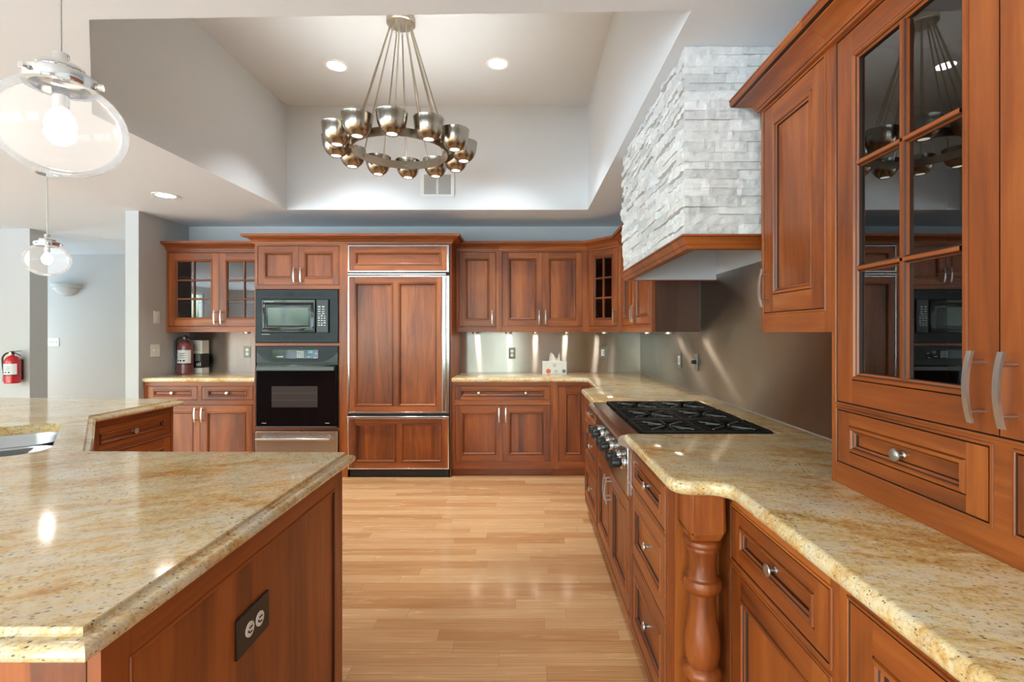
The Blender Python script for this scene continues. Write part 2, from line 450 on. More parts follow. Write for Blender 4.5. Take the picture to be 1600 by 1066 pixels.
struct(MB().box(XL, -5.29, 5.32, 5.52, 0, CEIL).build('wall_left', 'paint_partition'))

def wall_with_openings(name, axis, pos, a0, a1, ops, mat, thick=.14):
    """wall on a plane; ops = (a0,a1,z0,z1)"""
    xs = sorted({a0, a1, *[o[0] for o in ops], *[o[1] for o in ops]}); zs = sorted({0, CEIL, *[o[2] for o in ops], *[o[3] for o in ops]})
    mb = MB()
    for i in range(len(xs) - 1):
        for j in range(len(zs) - 1):
            cx, cz = (xs[i] + xs[i + 1]) / 2, (zs[j] + zs[j + 1]) / 2
            if any(o[0] < cx < o[1] and o[2] < cz < o[3] for o in ops): continue
            if axis == 'y': mb.box(xs[i], xs[i + 1], pos - thick, pos, zs[j], zs[j + 1])
            else: mb.box(pos - thick, pos, xs[i], xs[i + 1], zs[j], zs[j + 1])
    return struct(mb.build(name, mat))
front_ops = [(-7.2, -5.0, .12, 2.3), (-4.6, -2.4, .12, 2.3), (-1.75, -.15, .5, 2.2)]
left_ops = [(-2.6, -.6, .12, 2.3), (0.2, 2.2, .12, 2.3), (2.7, 3.2, .6, 2.1), (5.9, 6.8, .5, 2.2)]  # last opening is added to brighten the hall
wall_with_openings('wall_front', 'y', YF, XL, XR, front_ops, 'paint_wall')
wall_with_openings('wall_outer', 'x', XL, YF, YH, left_ops, 'paint_wall')
def window(k, axis, pos, o):
    root = MB(); a0, a1, z0, z1 = o; t = .05
    def bar(p, q, r, s_):
        if axis == 'y': root.box(p, q, pos - .10, pos - .03, r, s_)
        else: root.box(pos - .10, pos - .03, p, q, r, s_)
    bar(a0, a0 + t, z0, z1); bar(a1 - t, a1, z0, z1); bar(a0 + t, a1 - t, z0, z0 + t); bar(a0 + t, a1 - t, z1 - t, z1)
    m = (a0 + a1) / 2; bar(m - .03, m + .03, z0 + t, z1 - t)
    w = struct(root.build('window_%d' % k, 'window_white'))
    g = MB()
    if axis == 'y': g.box(a0 + t, a1 - t, pos - .068, pos - .062, z0 + t, z1 - t)
    else: g.box(pos - .068, pos - .062, a0 + t, a1 - t, z0 + t, z1 - t)
    g.build('window_pane', 'window_glass', w)
    ld = bpy.data.lights.new('daylight_portal', 'AREA'); ld.shape = 'RECTANGLE'; ld.size = a1 - a0; ld.size_y = z1 - z0
    ld.cycles.is_portal = True
    lo = bpy.data.objects.new('daylight_portal', ld); COL.objects.link(lo)
    if axis == 'y': lo.location = (m, pos - .13, (z0 + z1) / 2); lo.rotation_euler = (PI / 2, 0, 0)
    else: lo.location = (pos - .13, m, (z0 + z1) / 2); lo.rotation_euler = (PI / 2, 0, -PI / 2)
k = 1
for o in front_ops: window(k, 'y', YF, o); k += 1
for o in left_ops: window(k, 'x', XL, o); k += 1
bz = .11
struct(MB().box(XL, XP - .122, YH - .015, YH, 0, bz).build('baseboard_hall', 'window_white'))
struct(MB().box(XL, -5.28, 5.305, 5.32, 0, bz).build('baseboard_left', 'window_white'))

# ------------------------------------------------------------------ shared hardware meshes
def handle_mesh(L=.137):
    mb = MB(); N = 12; w = .0055; th = .003; secs = []
    for i in range(N + 1):
        t = -1 + 2 * i / N; secs.append((t * L / 2, -(.026 + .010 * (1 - t * t))))
    v = []
    for z, y in secs: v += [(-w, y - th, z), (w, y - th, z), (w, y + th, z), (-w, y + th, z)]
    f = [(i * 4 + k, i * 4 + (k + 1) % 4, i * 4 + 4 + (k + 1) % 4, i * 4 + 4 + k) for i in range(N) for k in range(4)]
    f += [(0, 1, 2, 3), (N * 4, N * 4 + 1, N * 4 + 2, N * 4 + 3)]
    mb.add(v, f)
    for s in (-1, 1): mb.tube([(0, .001, s * L * .34), (0, -.032, s * L * .34)], .0042, 10)
    return mb.mesh('handle', ['nickel'])
HANDLE = handle_mesh()
def knob_mesh():
    mb = MB(); R = Matrix.Rotation(PI / 2, 4, 'X')
    mb.lathe([(0, 0), (.009, 0), (.009, .002), (.0055, .005), (.0048, .012), (.007, .016), (.0145, .019), (.0155, .022), (.0145, .025), (.009, .0275), (0, .0285)], 20, R)
    return mb.mesh('knob', ['nickel'])
KNOB = knob_mesh()

# ------------------------------------------------------------------ joinery
PROF_M = [(0, -.001), (.0015, .003), (.004, -.0045), (.0105, -.0055), (.0135, -.001), (.0155, .0015), (.021, .004), (.0225, .0105)]
PROF_C = ['g', 'w', 'w', 'w', 'g', 'w', 'g']
def ring4(a, W, Hh, y, bottom=None, top=None): return [(a, y, a), (W - a, y, a), (W - a, y, Hh - a), (a, y, Hh - a)]
def moulding(mb, x0, x1, z0, z1, prof=PROF_M, cols=PROF_C):
    """mitred moulding running inward round the rectangle; 0 wood_v 1 wood_h 2 glaze"""
    for (i0, y0), (i1, y1), c in zip(prof[:-1], prof[1:], cols):
        A = [(x0 + i0, y0, z0 + i0), (x1 - i0, y0, z0 + i0), (x1 - i0, y0, z1 - i0), (x0 + i0, y0, z1 - i0)]
        B = [(x0 + i1, y1, z0 + i1), (x1 - i1, y1, z0 + i1), (x1 - i1, y1, z1 - i1), (x0 + i1, y1, z1 - i1)]
        for k in range(4):
            mb.quad(A[k], A[(k + 1) % 4], B[(k + 1) % 4], B[k], 2 if c == 'g' else (1 if k in (0, 2) else 0))
def frame_front(mb, W, Hh, sl, sr, rb, rt, y=-.001, back=.018):
    mb.quad((0, y, 0), (sl, y, 0), (sl, y, Hh), (0, y, Hh), 0); mb.quad((W - sr, y, 0), (W, y, 0), (W, y, Hh), (W - sr, y, Hh), 0)
    mb.quad((sl, y, 0), (W - sr, y, 0), (W - sr, y, rb), (sl, y, rb), 1); mb.quad((sl, y, Hh - rt), (W - sr, y, Hh - rt), (W - sr, y, Hh), (sl, y, Hh), 1)
    for a, b in (((0, 0), (W, 0)), ((W, 0), (W, Hh)), ((W, Hh), (0, Hh)), ((0, Hh), (0, 0))):
        mb.quad((a[0], y, a[1]), (b[0], y, b[1]), (b[0], back, b[1]), (a[0], back, a[1]), 2)
WM = ['cherry_v', 'cherry_h', 'glaze', 'cherry_panel', 'cherry_panel_h']
_cache = {}
def door_mesh(W, Hh, st, kind, split=1):
    key = (round(W, 4), round(Hh, 4), st, kind, split)
    if key in _cache: return _cache[key]
    mb = MB(); rt = rb = st
    if kind == 'drawer': rt = rb = min(st, Hh * .24)
    frame_front(mb, W, Hh, st, st, rb, rt)
    bays = []
    if split == 1: bays = [(st, W - st)]
    else:
        ms = st * .9; iw = (W - 2 * st - ms) / 2
        bays = [(st, st + iw), (W - st - iw, W - st)]
        mb.quad((st + iw, -.001, rb), (W - st - iw, -.001, rb), (W - st - iw, -.001, Hh - rt), (st + iw, -.001, Hh - rt), 0)
    for x0, x1 in bays:
        moulding(mb, x0, x1, rb, Hh - rt)
        e, yp = PROF_M[-1]
        if kind == 'glass':
            for q in range(4):
                A = [(x0 + e, yp, rb + e), (x1 - e, yp, rb + e), (x1 - e, yp, Hh - rt - e), (x0 + e, yp, Hh - rt - e)]
                a, b = A[q], A[(q + 1) % 4]; mb.quad(a, b, (b[0], .018, b[2]), (a[0], .018, a[2]), 2)
        else:
            mb.quad((x0 + e, yp, rb + e), (x1 - e, yp, rb + e), (x1 - e, yp, Hh - rt - e), (x0 + e, yp, Hh - rt - e), 4 if kind == 'drawer' else 3)
    _cache[key] = mb.mesh('drawer' if kind == 'drawer' else 'door', WM); return _cache[key]

def muntins(parent, W, Hh, st, nx, nz):
    x0, x1, z0, z1 = st + .02, W - st - .02, st + .02, Hh - st - .02
    mb = MB()
    def bar(a, b):   # a,b are (x,z); profiled bar standing proud of the glass
        d = Vector((b[0] - a[0], 0, b[1] - a[1])).normalized(); s = Vector((0, 1, 0)).cross(d)
        sec = [(-.010, .010), (-.0085, .003), (-.005, .001), (-.004, -.003), (.004, -.003), (.005, .001), (.0085, .003), (.010, .010)]
        A = [Vector((a[0], 0, a[1])) + s * o + Vector((0, y, 0)) for o, y in sec]; B = [Vector((b[0], 0, b[1])) + s * o + Vector((0, y, 0)) for o, y in sec]
        n = len(sec); vert = abs(d.z) > .5
        mb.add(A + B, [(i, i + 1, n + i + 1, n + i) for i in range(n - 1)], [2 if i in (1, 5) else (0 if vert else 1) for i in range(n - 1)])
    for i in range(1, nx): bar((x0 + (x1 - x0) * i / nx, z0), (x0 + (x1 - x0) * i / nx, z1))
    for j in range(1, nz): bar((x0, z0 + (z1 - z0) * j / nz), (x1, z0 + (z1 - z0) * j / nz))
    mb.build('muntins', WM, parent)
    MB().box(x0 - .004, x1 + .004, .0105, .0145, z0 - .004, z1 + .004).build('glass_pane', 'cabinet_glass', parent)

def add_handle(parent, x, z): return place(bpy.data.objects.new('handle', HANDLE), parent, (x, -.001, z))
def add_knob(parent, x, z): return place(bpy.data.objects.new('knob', KNOB), parent, (x, .0105, z))
def add_door(parent, x0, x1, z0, z1, kind, st=.058, handle=None, grid=(2, 3), knobs=1, split=1):
    g = .0022; W, Hh = x1 - x0 - 2 * g, z1 - z0 - 2 * g
    nm = 'drawer' if kind == 'drawer' else ('door' if kind != 'fixed' else 'end_panel')
    d = place(bpy.data.objects.new(nm, door_mesh(W, Hh, st, kind, split)), parent, (x0 + g, 0, z0 + g))
    if kind == 'glass': muntins(d, W, Hh, st, *grid)
    if kind == 'drawer':
        for i in range(knobs): add_knob(d, W * (.5 if knobs == 1 else (.25, .75)[i]), Hh / 2)
    if handle:
        side, end = handle
        add_handle(d, .030 if side == 'L' else W - .030, {'T': Hh - .087, 'B': .087, 'M': Hh / 2}[end])
    return d
def face_frame(parent, W, z0, z1, ops, name='face_frame', bead=True):
    mb = MB(); xs = sorted({0, W, *[o[0] for o in ops], *[o[1] for o in ops]}); zs = sorted({z0, z1, *[o[2] for o in ops], *[o[3] for o in ops]})
    inside = lambda cx, cz: next((o for o in ops if o[0] < cx < o[1] and o[2] < cz < o[3]), None)
    for i in range(len(xs) - 1):
        for j in range(len(zs) - 1):
            a, b, c, d = xs[i], xs[i + 1], zs[j], zs[j + 1]; cx, cz = (a + b) / 2, (c + d) / 2
            if inside(cx, cz): continue
            rail = any(o[0] < cx < o[1] for o in ops)
            mb.quad((a, 0, c), (b, 0, c), (b, 0, d), (a, 0, d), 1 if rail else 0)
    for x0, x1, a, b in ops:
        R = [(x0, a), (x1, a), (x1, b), (x0, b)]
        for k in range(4):
            p, q = R[k], R[(k + 1) % 4]; mb.quad((p[0], 0, p[1]), (q[0], 0, q[1]), (q[0], .02, q[1]), (p[0], .02, p[1]), 2)
        if bead:   # cock bead round the opening
            pr = [(-.0095, 0), (-.0085, .0012), (-.0075, -.0005), (-.0065, -.0032), (-.0030, -.0036), (-.0010, -.0022), (0, .0005)]
            cl = ['g', 'g', 'w', 'w', 'w', 'g']
            moulding(mb, x0, x1, a, b, pr, cl)
    # outer edges
    for a, b in (((0, z0), (W, z0)), ((W, z0), (W, z1)), ((W, z1), (0, z1)), ((0, z1), (0, z0))):
        mb.quad((a[0], 0, a[1]), (b[0], 0, b[1]), (b[0], .02, b[1]), (a[0], .02, a[1]), 0)
    return mb.build(name, WM, parent)
CROWN = [(0, 0), (.010, .002), (.011, .012), (.013, .013), (.016, .026), (.024, .040), (.040, .053), (.055, .060), (.056, .064), (.066, .066), (.070, .074), (.070, .088), (.072, .089), (.072, .096), (0, .096)]
CROWN = [(o * 1.22, h * .82) for o, h in CROWN]
CROWN_M = [1, 1, 2, 1, 1, 1, 1, 1, 2, 1, 1, 1, 1, 1, 1]
def crown(parent, path, z, pre=None, post=None):
    mb = MB(); sweep(mb, path, [(o, z + h) for o, h in CROWN], CROWN_M[:len(CROWN) - 1], pre, post); return mb.build('crown_molding', WM, parent)

def cabinet(name, label, loc, rz, W, z0, z1, D, ops, toe=0., crown_path=None, crown_kw={}, interior='cabinet_interior', shelves=(), cat='cabinet', group=None, side='LR', toe_in=.045, back=True, bottom=True):
    """ops: dicts x0 x1 z0 z1 kind ...; heights given above the floor, local x runs right as seen from the front"""
    r = thing(name, label, cat, (loc[0], loc[1], z0), rz, group)
    zz = lambda z: z - z0
    Hh = z1 - z0
    face_frame(r, W, toe, Hh, [(o['x0'], o['x1'], zz(o['z0']), zz(o['z1'])) for o in ops])
    mb = MB(); t = .016; e = .0012
    mb.box(e, t, .0205, D, toe, Hh, [1, 1, 1, 1, 0, 1]); mb.box(W - t, W - e, .0205, D, toe, Hh, [1, 1, 1, 1, 1, 0])
    if bottom: mb.box(t, W - t, .0205, D, toe, toe + t, [0, 1, 1, 1, 1, 1])
    mb.box(t, W - t, .0205, D, Hh - t, Hh, 1)
    if back: mb.box(t, W - t, D - .01, D, toe + t, Hh - t, 1)
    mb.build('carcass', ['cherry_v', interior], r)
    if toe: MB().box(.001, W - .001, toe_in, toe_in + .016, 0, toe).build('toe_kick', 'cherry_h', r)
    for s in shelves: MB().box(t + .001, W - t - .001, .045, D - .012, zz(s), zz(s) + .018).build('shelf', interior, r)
    for o in ops:
        a, b, c, d = o['x0'], o['x1'], zz(o['z0']), zz(o['z1']); k = o['kind']; st = o.get('st', .058)
        if k == 'void': continue
        if k in ('pair', 'glasspair'):
            m = (a + b) / 2; kd = 'glass' if k == 'glasspair' else 'door'; en = o.get('end', 'B')
            add_door(r, a, m + .001, c, d, kd, st, ('R', en), o.get('grid', (2, 3)))
            add_door(r, m - .001, b, c, d, kd, st, ('L', en), o.get('grid', (2, 3)))
        else: add_door(r, a, b, c, d, k, st, o.get('handle'), o.get('grid', (2, 3)), o.get('knobs', 1), o.get('split', 1))
    if crown_path: crown(r, crown_path, zz(z1) - .003, **crown_kw)
    return r
def op(x0, x1, z0, z1, kind, **k): return dict(x0=x0, x1=x1, z0=z0, z1=z1, kind=kind, **k)
CTZ = .874            # underside of the stone tops
UB, UT = 1.335, 2.138  # wall cabinets

# ---- tall oven and refrigerator cabinet
TY = 4.59; TX0, TX1 = -2.494, -.688
tall = cabinet('tall_cabinet', 'tall cherry cabinet housing the ovens and refrigerator with crown top', (TX0, TY), 0, TX1 - TX0, 0, 2.150, YB - TY - .002,
    [op(.029, .772, 1.770, 2.125, 'pair', st=.055), op(.013, .774, 1.236, 1.728, 'void'), op(.013, .774, .458, 1.206, 'void'), op(.006, .774, .150, .428, 'void'),
     op(.858, 1.796, .0005, 2.140, 'void')], toe=.0, crown_path=[(0, .31), (0, 0), (TX1 - TX0, 0), (TX1 - TX0, .31)], bottom=False)
# ---- left wall cabinet with glass doors
YU = 4.90
c = cabinet('wall_cabinet', 'cherry wall cabinet with two glazed doors above the black fire extinguisher corner counter', (XP + .001, YU), 0, TX0 - XP - .002, UB, UT, YB - YU - .002,
    [op(.02, TX0 - XP - .025, 1.392, 2.112, 'glasspair', st=.062)], shelves=(1.63, 1.87), crown_path=[(0, 0), (TX0 - XP - .002, 0)])
c['label'] = 'cherry wall cabinet with two glazed doors, left of the microwave'
# ---- back right wall cabinets
X1, X2, X3 = -.686, -.268, .597
cabinet('wall_cabinet', 'narrow single door cherry wall cabinet next to the refrigerator', (X1, YU), 0, X2 - X1, UB, UT, YB - YU - .002,
    [op(.03, .386, 1.392, 2.118, 'door', handle=('R', 'B'))], crown_path=[(0, 0), (X2 - X1, 0)])
DX = (X3, YU); EX = (.865, 4.57)
LD = math.hypot(EX[0] - DX[0], EX[1] - DX[1]); AD = math.atan2(EX[1] - DX[1], EX[0] - DX[0])
def loc2(p, o, a):
    dx, dy = p[0] - o[0], p[1] - o[1]; return (dx * math.cos(a) + dy * math.sin(a), -dx * math.sin(a) + dy * math.cos(a))
cabinet('wall_cabinet', 'wide cherry wall cabinet with paired solid doors above the tissue box', (X2, YU), 0, X3 - X2, UB, UT, YB - YU - .002,
    [op(.036, .818, 1.392, 2.118, 'pair')], crown_path=[(0, 0), (X3 - X2, 0)], crown_kw=dict(post=(EX[0] - X2, EX[1] - YU)))
cabinet('corner_cabinet', 'angled corner wall cabinet with one small-paned glass door', DX, AD, LD, UB, UT, .24,
    [op(.03, LD - .03, 1.392, 2.118, 'glass', handle=('R', 'B'), st=.056)], shelves=(1.63, 1.87), crown_path=[(0, 0), (LD, 0)],
    crown_kw=dict(pre=loc2((X2, YU), DX, AD), post=loc2((.865, 3.43), DX, AD)))
wcb = cabinet('wall_cabinet', 'cherry wall cabinet on the steel wall just past the stone range hood', EX, -PI / 2, EX[1] - 3.43, UB, UT, XR - EX[0] - .006,
    [op(.10, 1.105, 1.392, 2.118, 'pair')], crown_path=[(0, 0), (EX[1] - 3.43, 0)], crown_kw=dict(pre=loc2(DX, EX, -PI / 2)))
wood('shaded_veneer', 'z', (srgb(58, 33, 22), srgb(80, 46, 30), srgb(102, 62, 42)), False, .5)  # cherry darkened so its colour holds the shade beside the hood
MB().box(EX[1] - 3.43, EX[1] - 3.43 + .004, .022, XR - EX[0] - .007, .001, UT - UB).build('end_panel', 'shaded_veneer', wcb)['label'] = 'brown veneer end panel with hood shade in its colour'
# ---- near wall cabinet and hutch on the right
XU = .870
cabinet('wall_cabinet', 'tall single door cherry wall cabinet between stone hood and glass hutch', (XU, 1.846), -PI / 2, 1.846 - 1.421, UB, 2.150, XR - XU - .006,
    [op(.024, .390, 1.404, 2.138, 'door', handle=('L', 'B'), st=.06)], crown_path=[(0, XR - XU - .006), (0, 0), (.425, 0)])
HY0, HW = 1.420, 1.010
hutch = cabinet('hutch', 'cherry counter hutch with large-paned glass doors over small drawers', (XU, HY0), -PI / 2, HW, .9145, 2.150, XR - XU - .006,
    [op(.025, .983, 1.142, 2.141, 'glasspair', st=.062), op(.027, .484, .976, 1.120, 'drawer', st=.048), op(.536, .983, .976, 1.120, 'drawer', st=.048)],
    shelves=(1.50, 1.79), crown_path=[(0, 0), (HW, 0), (HW, XR - XU - .006)])

# ---- base cabinets, back wall
YBF = 4.61; BZ0 = .072
cabinet('base_cabinet', 'cherry base cabinet with one wide drawer right of the refrigerator', (-.686, YBF), 0, .935, 0, CTZ, YB - YBF - .002,
    [op(.032, .905, .709, .833, 'drawer', knobs=2, st=.05), op(.032, .905, .141, .660, 'pair', end='T')], toe=BZ0)
cabinet('base_cabinet', 'narrow full-height door base cabinet in the inner corner', (.250, YBF), 0, .33, 0, CTZ, YB - YBF - .002,
    [op(.05, .315, .141, .833, 'door')], toe=BZ0)
lw = TX0 - XP - .002
cabinet('base_cabinet', 'cherry base cabinet with two drawers left of the oven', (XP + .001, YBF), 0, lw, 0, CTZ, YB - YBF - .002,
    [op(.03, .490, .709, .833, 'drawer', st=.05), op(.535, lw - .03, .709, .833, 'drawer', st=.05), op(.03, lw - .03, .141, .660, 'pair', end='T')], toe=BZ0)
# ---- base cabinets, right run
XB = .435
def stack(label, y0, y1):
    w = y0 - y1
    return cabinet('drawer_cabinet', label, (XB, y0), -PI / 2, w, 0, CTZ, XR - XB - .004,
        [op(.03, w - .03, .712, .848, 'drawer', st=.045), op(.03, w - .03, .432, .690, 'drawer', st=.045), op(.03, w - .03, .140, .408, 'drawer', st=.045)], toe=.095, toe_in=.06)
stack('three-drawer cherry cabinet on the far side of the range top', 3.69, 3.055)
stack('three-drawer cherry cabinet between the range top and the turned post', 2.070, 1.530)
cabinet('base_cabinet', 'two-door cherry base cabinet directly under the range top', (XB, 3.054), -PI / 2, .983, 0, .648, XR - XB - .004,
    [op(.03, .953, .140, .620, 'pair', end='T')], toe=.095, toe_in=.06)
cabinet('corner_filler', 'plain cherry corner filler behind the far range drawers', (.58, YBF - .001), -PI / 2, .915, 0, CTZ, .05, [], toe=.095, toe_in=.04)
XN = .590
cabinet('base_cabinet', 'cherry base cabinet with drawer over door beside the turned post', (XN, 1.528), -PI / 2, .588, 0, CTZ, XR - XN - .004,
    [op(.097, .560, .690, .836, 'drawer', st=.05), op(.097, .560, .140, .664, 'door')], toe=.095, toe_in=.06)
cabinet('base_cabinet', 'cherry base cabinet with one full-height door at the near right', (XN, .939), -PI / 2, .64, 0, CTZ, XR - XN - .004,
    [op(.030, .61, .140, .846, 'door')], toe=.095, toe_in=.06)
# ---- turned post
px_, py_ = .517, 1.468
post = thing('turned_post', 'turned cherry baluster post under the stone counter corner', 'post', (px_, py_, 0))
mb = MB(); h = .052
sq = [(-h, -h + .01), (-h + .01, -h), (h - .01, -h), (h, -h + .01), (h, h), (-h, h)]
lo = [(x * .86, y * .86) for x, y in sq]
mb.prism(sq, .762, CTZ - .0005, 0); n = len(sq)
mb.add([(x, y, .762) for x, y in sq] + [(x, y, .738) for x, y in lo], [(i, (i + 1) % n, n + (i + 1) % n, n + i) for i in range(n)])
mb.cap([[(x, y, .738) for x, y in lo]])
mb.build('post_block', 'cherry_v', post, bevel=.002)
P = [(.036, .738), (.046, .736), (.053, .730), (.0545, .722), (.051, .714), (.045, .710), (.047, .704), (.046, .698), (.0425, .692), (.041, .66), (.0415, .628), (.044, .620), (.052, .615), (.0555, .604), (.0555, .596), (.052, .586), (.045, .580), (.040, .574),
     (.0385, .556), (.039, .53), (.042, .50), (.047, .47), (.051, .44), (.0515, .415), (.049, .390), (.044, .370), (.041, .364), (.050, .358), (.0555, .348), (.0555, .338), (.051, .329), (.042, .324), (.036, .315), (.036, .29), (.040, .24), (.043, .20), (.041, .17), (.038, .13)]
MB().lathe(P, 36).build('turned_shaft', 'cherry_v', post)
MB().box(-.05, .05, -.05, .05, 0, .13).build('post_foot', 'cherry_v', post, bevel=.004)

# ------------------------------------------------------------------ countertops
def slab(name, label, poly, ztop, prof, mat, holes=(), inset_top=None):
    """prof = [(inset, dz from top)] from the top edge round to the underside"""
    mb = MB(); rings = [[(x, y, ztop + dz) for x, y in offset(poly, d)] for d, dz in prof]; n = len(poly)
    for A, B in zip(rings[:-1], rings[1:]):
        mb.add(A + B, [(i, (i + 1) % n, n + (i + 1) % n, n + i) for i in range(n)])
    hl = [[(x, y, ztop) for x, y in h] for h in holes]
    mb.cap([rings[0]] + hl); zb = ztop + prof[-1][1]
    mb.cap([rings[-1]] + [[(x, y, zb) for x, y in h] for h in holes])
    for h in holes:
        k = len(h); mb.add([(x, y, ztop) for x, y in h] + [(x, y, zb) for x, y in h], [(i, (i + 1) % k, k + (i + 1) % k, k + i) for i in range(k)])
    return tag(mb.build(name, mat), label, 'countertop')
BULL = [(.014, 0), (.009, -.0012), (.004, -.005), (.0008, -.012), (0, -.020), (.0008, -.028), (.004, -.035), (.010, -.040)]
OGEE = [(.028, 0), (.0265, -.002), (.026, -.009), (.0235, -.0115), (.013, -.0125), (.0065, -.0155), (.002, -.020), (0, -.0265), (.002, -.033), (.007, -.038), (.013, -.040)]
CZ = .914
RX0, RY0, RY1, RXB = .40, 2.074, 3.050, 1.055
poly = [(-.686, 4.585), (.50, 4.585)] + [(.535, 4.575), (.555, 4.55)] + [(.555, 3.86), (.41, 3.70), (.41, RY1), (RXB, RY1), (RXB, RY0), (.41, RY0)] + \
       arc(.475, 1.465, .065, 180, 270, 8) + arc(.505, 1.345, .055, 90, 0, 8) + [(.562, .30), (1.196, .30), (1.196, YB - .004), (-.686, YB - .004)]
slab('countertop', 'golden granite countertop wrapping the back wall and range run', poly, CZ, BULL, 'granite')
slab('countertop', 'small granite countertop left of the oven under the glass cabinet', [(XP + .002, 4.585), (TX0 - .002, 4.585), (TX0 - .002, YB - .004), (XP + .002, YB - .004)], CZ, BULL, 'granite')
isl = [(-.605, .685), (-.605, 1.775), (-1.552, 1.79), (-2.18, 2.53), (-2.165, 3.165), (-3.75, 3.26), (-3.75, 2.75), (-1.55, .685)]
dv = Vector((-2.18 + 1.552, 2.53 - 1.79)).normalized(); nv = Vector((-dv.y, dv.x))     # along the inner chamfer, away from the aisle
if nv.x > 0: nv = -nv
o0 = Vector((-1.552, 1.79)) + dv * .06 + nv * .115
def sk(a, b): p = o0 + dv * a + nv * b; return (p.x, p.y)
SL, SW = .76, .43
def rrect(a0, a1, b0, b1, r, n=5):
    out = []
    for (ca, cb, s) in ((a1 - r, b1 - r, 0), (a0 + r, b1 - r, 90), (a0 + r, b0 + r, 180), (a1 - r, b0 + r, 270)):
        out += [(ca + r * math.cos(math.radians(s + 90 * i / n)), cb + r * math.sin(math.radians(s + 90 * i / n))) for i in range(n + 1)]
    return out
hole = [sk(a, b) for a, b in rrect(0, SL, 0, SW, .10, 8)]
slab('island_countertop', 'large angled granite island countertop with undermount sink cutout', isl, CZ, OGEE, 'granite_island', [hole])
# ---- sink
sx, sy = sk(SL / 2, SW / 2)
sink = thing('kitchen_sink', 'double bowl stainless steel sink set into the island', 'sink', (sx, sy, 0))
def bowl(a0, a1, depth, name):
    mb = MB(); lv = [(0, CZ - .041), (.004, CZ - .06), (.012, CZ - depth + .03), (.03, CZ - depth + .006), (.06, CZ - depth)]
    rings = []
    for d, z in lv: rings.append([(sk(a, b)[0] - sx, sk(a, b)[1] - sy, z) for a, b in rrect(a0 + d, a1 - d, -.008 + d, SW + .008 - d, max(.105 - d, .02), 8)])
    n = len(rings[0])
    for A, B in zip(rings[:-1], rings[1:]): mb.add(A + B, [(i, (i + 1) % n, n + (i + 1) % n, n + i) for i in range(n)])
    mb.cap([rings[-1]]); ob = mb.build(name, 'sink_steel', sink)
    c = sk((a0 + a1) / 2, SW / 2)
    MB().lathe([(0, CZ - depth + .004), (.03, CZ - depth + .003), (.042, CZ - depth + .004), (.045, CZ - depth + .001)], 20, Matrix.Translation((c[0] - sx, c[1] - sy, 0))).build('drain', 'chrome', ob)
bowl(-.008, .405, .20, 'bowl'); bowl(.425, SL + .008, .17, 'bowl')
mb = MB(); R1 = [sk(a, b) for a, b in rrect(.400, .430, .03, SW - .03, .012, 3)]
mb.prism([(x - sx, y - sy) for x, y in R1], CZ - .075, CZ - .046); mb.build('divider', 'sink_steel', sink, bevel=.004)
# ---- island base
ib = thing('island_cabinet', 'cherry island cabinet with panelled end and angled sink corner', 'cabinet', (-1.2, 1.2, 0))
base = [(-.648, .735), (-.648, 1.70), (-1.585, 1.72), (-2.235, 2.49), (-2.235, 3.13), (-3.40, 3.18), (-3.40, 2.75), (-1.53, .80)]
MB().prism([(x + 1.2, y - 1.2) for x, y in base], .09, CTZ - .001, top=False).build('island_body', 'cherry_panel', ib)
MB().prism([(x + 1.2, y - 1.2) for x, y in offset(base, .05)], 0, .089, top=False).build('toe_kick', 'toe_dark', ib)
SPW = 1.70 - .735
sp_ = bpy.data.objects.new('end_panel', None); sp_.empty_display_size = .05
place(sp_, ib, (-.626 + 1.2, .735 - 1.2, 0), (0, 0, PI / 2))
face_frame(sp_, SPW, .09, CTZ - .001, [(.06, SPW - .075, .20, .815)], 'panel_frame')
mb = MB(); mb.quad((.06, .004, .20), (SPW - .075, .004, .20), (SPW - .075, .004, .815), (.06, .004, .815), 3)
mb.box(.001, .03, .001, .021, .091, CTZ - .002); mb.build('panel_board', WM, sp_)
WL = 3.13 - 2.49
wd = bpy.data.objects.new('drawer_bank', None); wd.empty_display_size = .05
place(wd, ib, (-2.212 + 1.2, 2.49 - 1.2, 0), (0, 0, PI / 2))
zs = [(.715, .842), (.455, .690), (.15, .430)]
face_frame(wd, WL, .09, CTZ - .001, [(.045, WL - .025, a, b) for a, b in zs])
for a, b in zs: add_door(wd, .045, WL - .025, a, b, 'drawer', .05)

# ------------------------------------------------------------------ steel backsplash
mb = MB().box(-.684, XR - .004, YB - .003, YB - .0005, CZ, UB + .10); tag(mb.build('backsplash', 'steel_splash_back'), 'brushed steel backsplash panel behind the tissue box', 'backsplash')
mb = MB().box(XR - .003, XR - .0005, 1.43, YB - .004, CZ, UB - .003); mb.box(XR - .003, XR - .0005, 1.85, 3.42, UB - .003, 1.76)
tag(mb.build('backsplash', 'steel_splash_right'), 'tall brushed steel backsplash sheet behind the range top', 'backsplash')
mb = MB().box(XP + .002, TX0 - .003, YB - .003, YB - .0005, CZ, UB + .10); tag(mb.build('backsplash', 'steel_splash_back'), 'small steel backsplash panel left of the oven', 'backsplash')

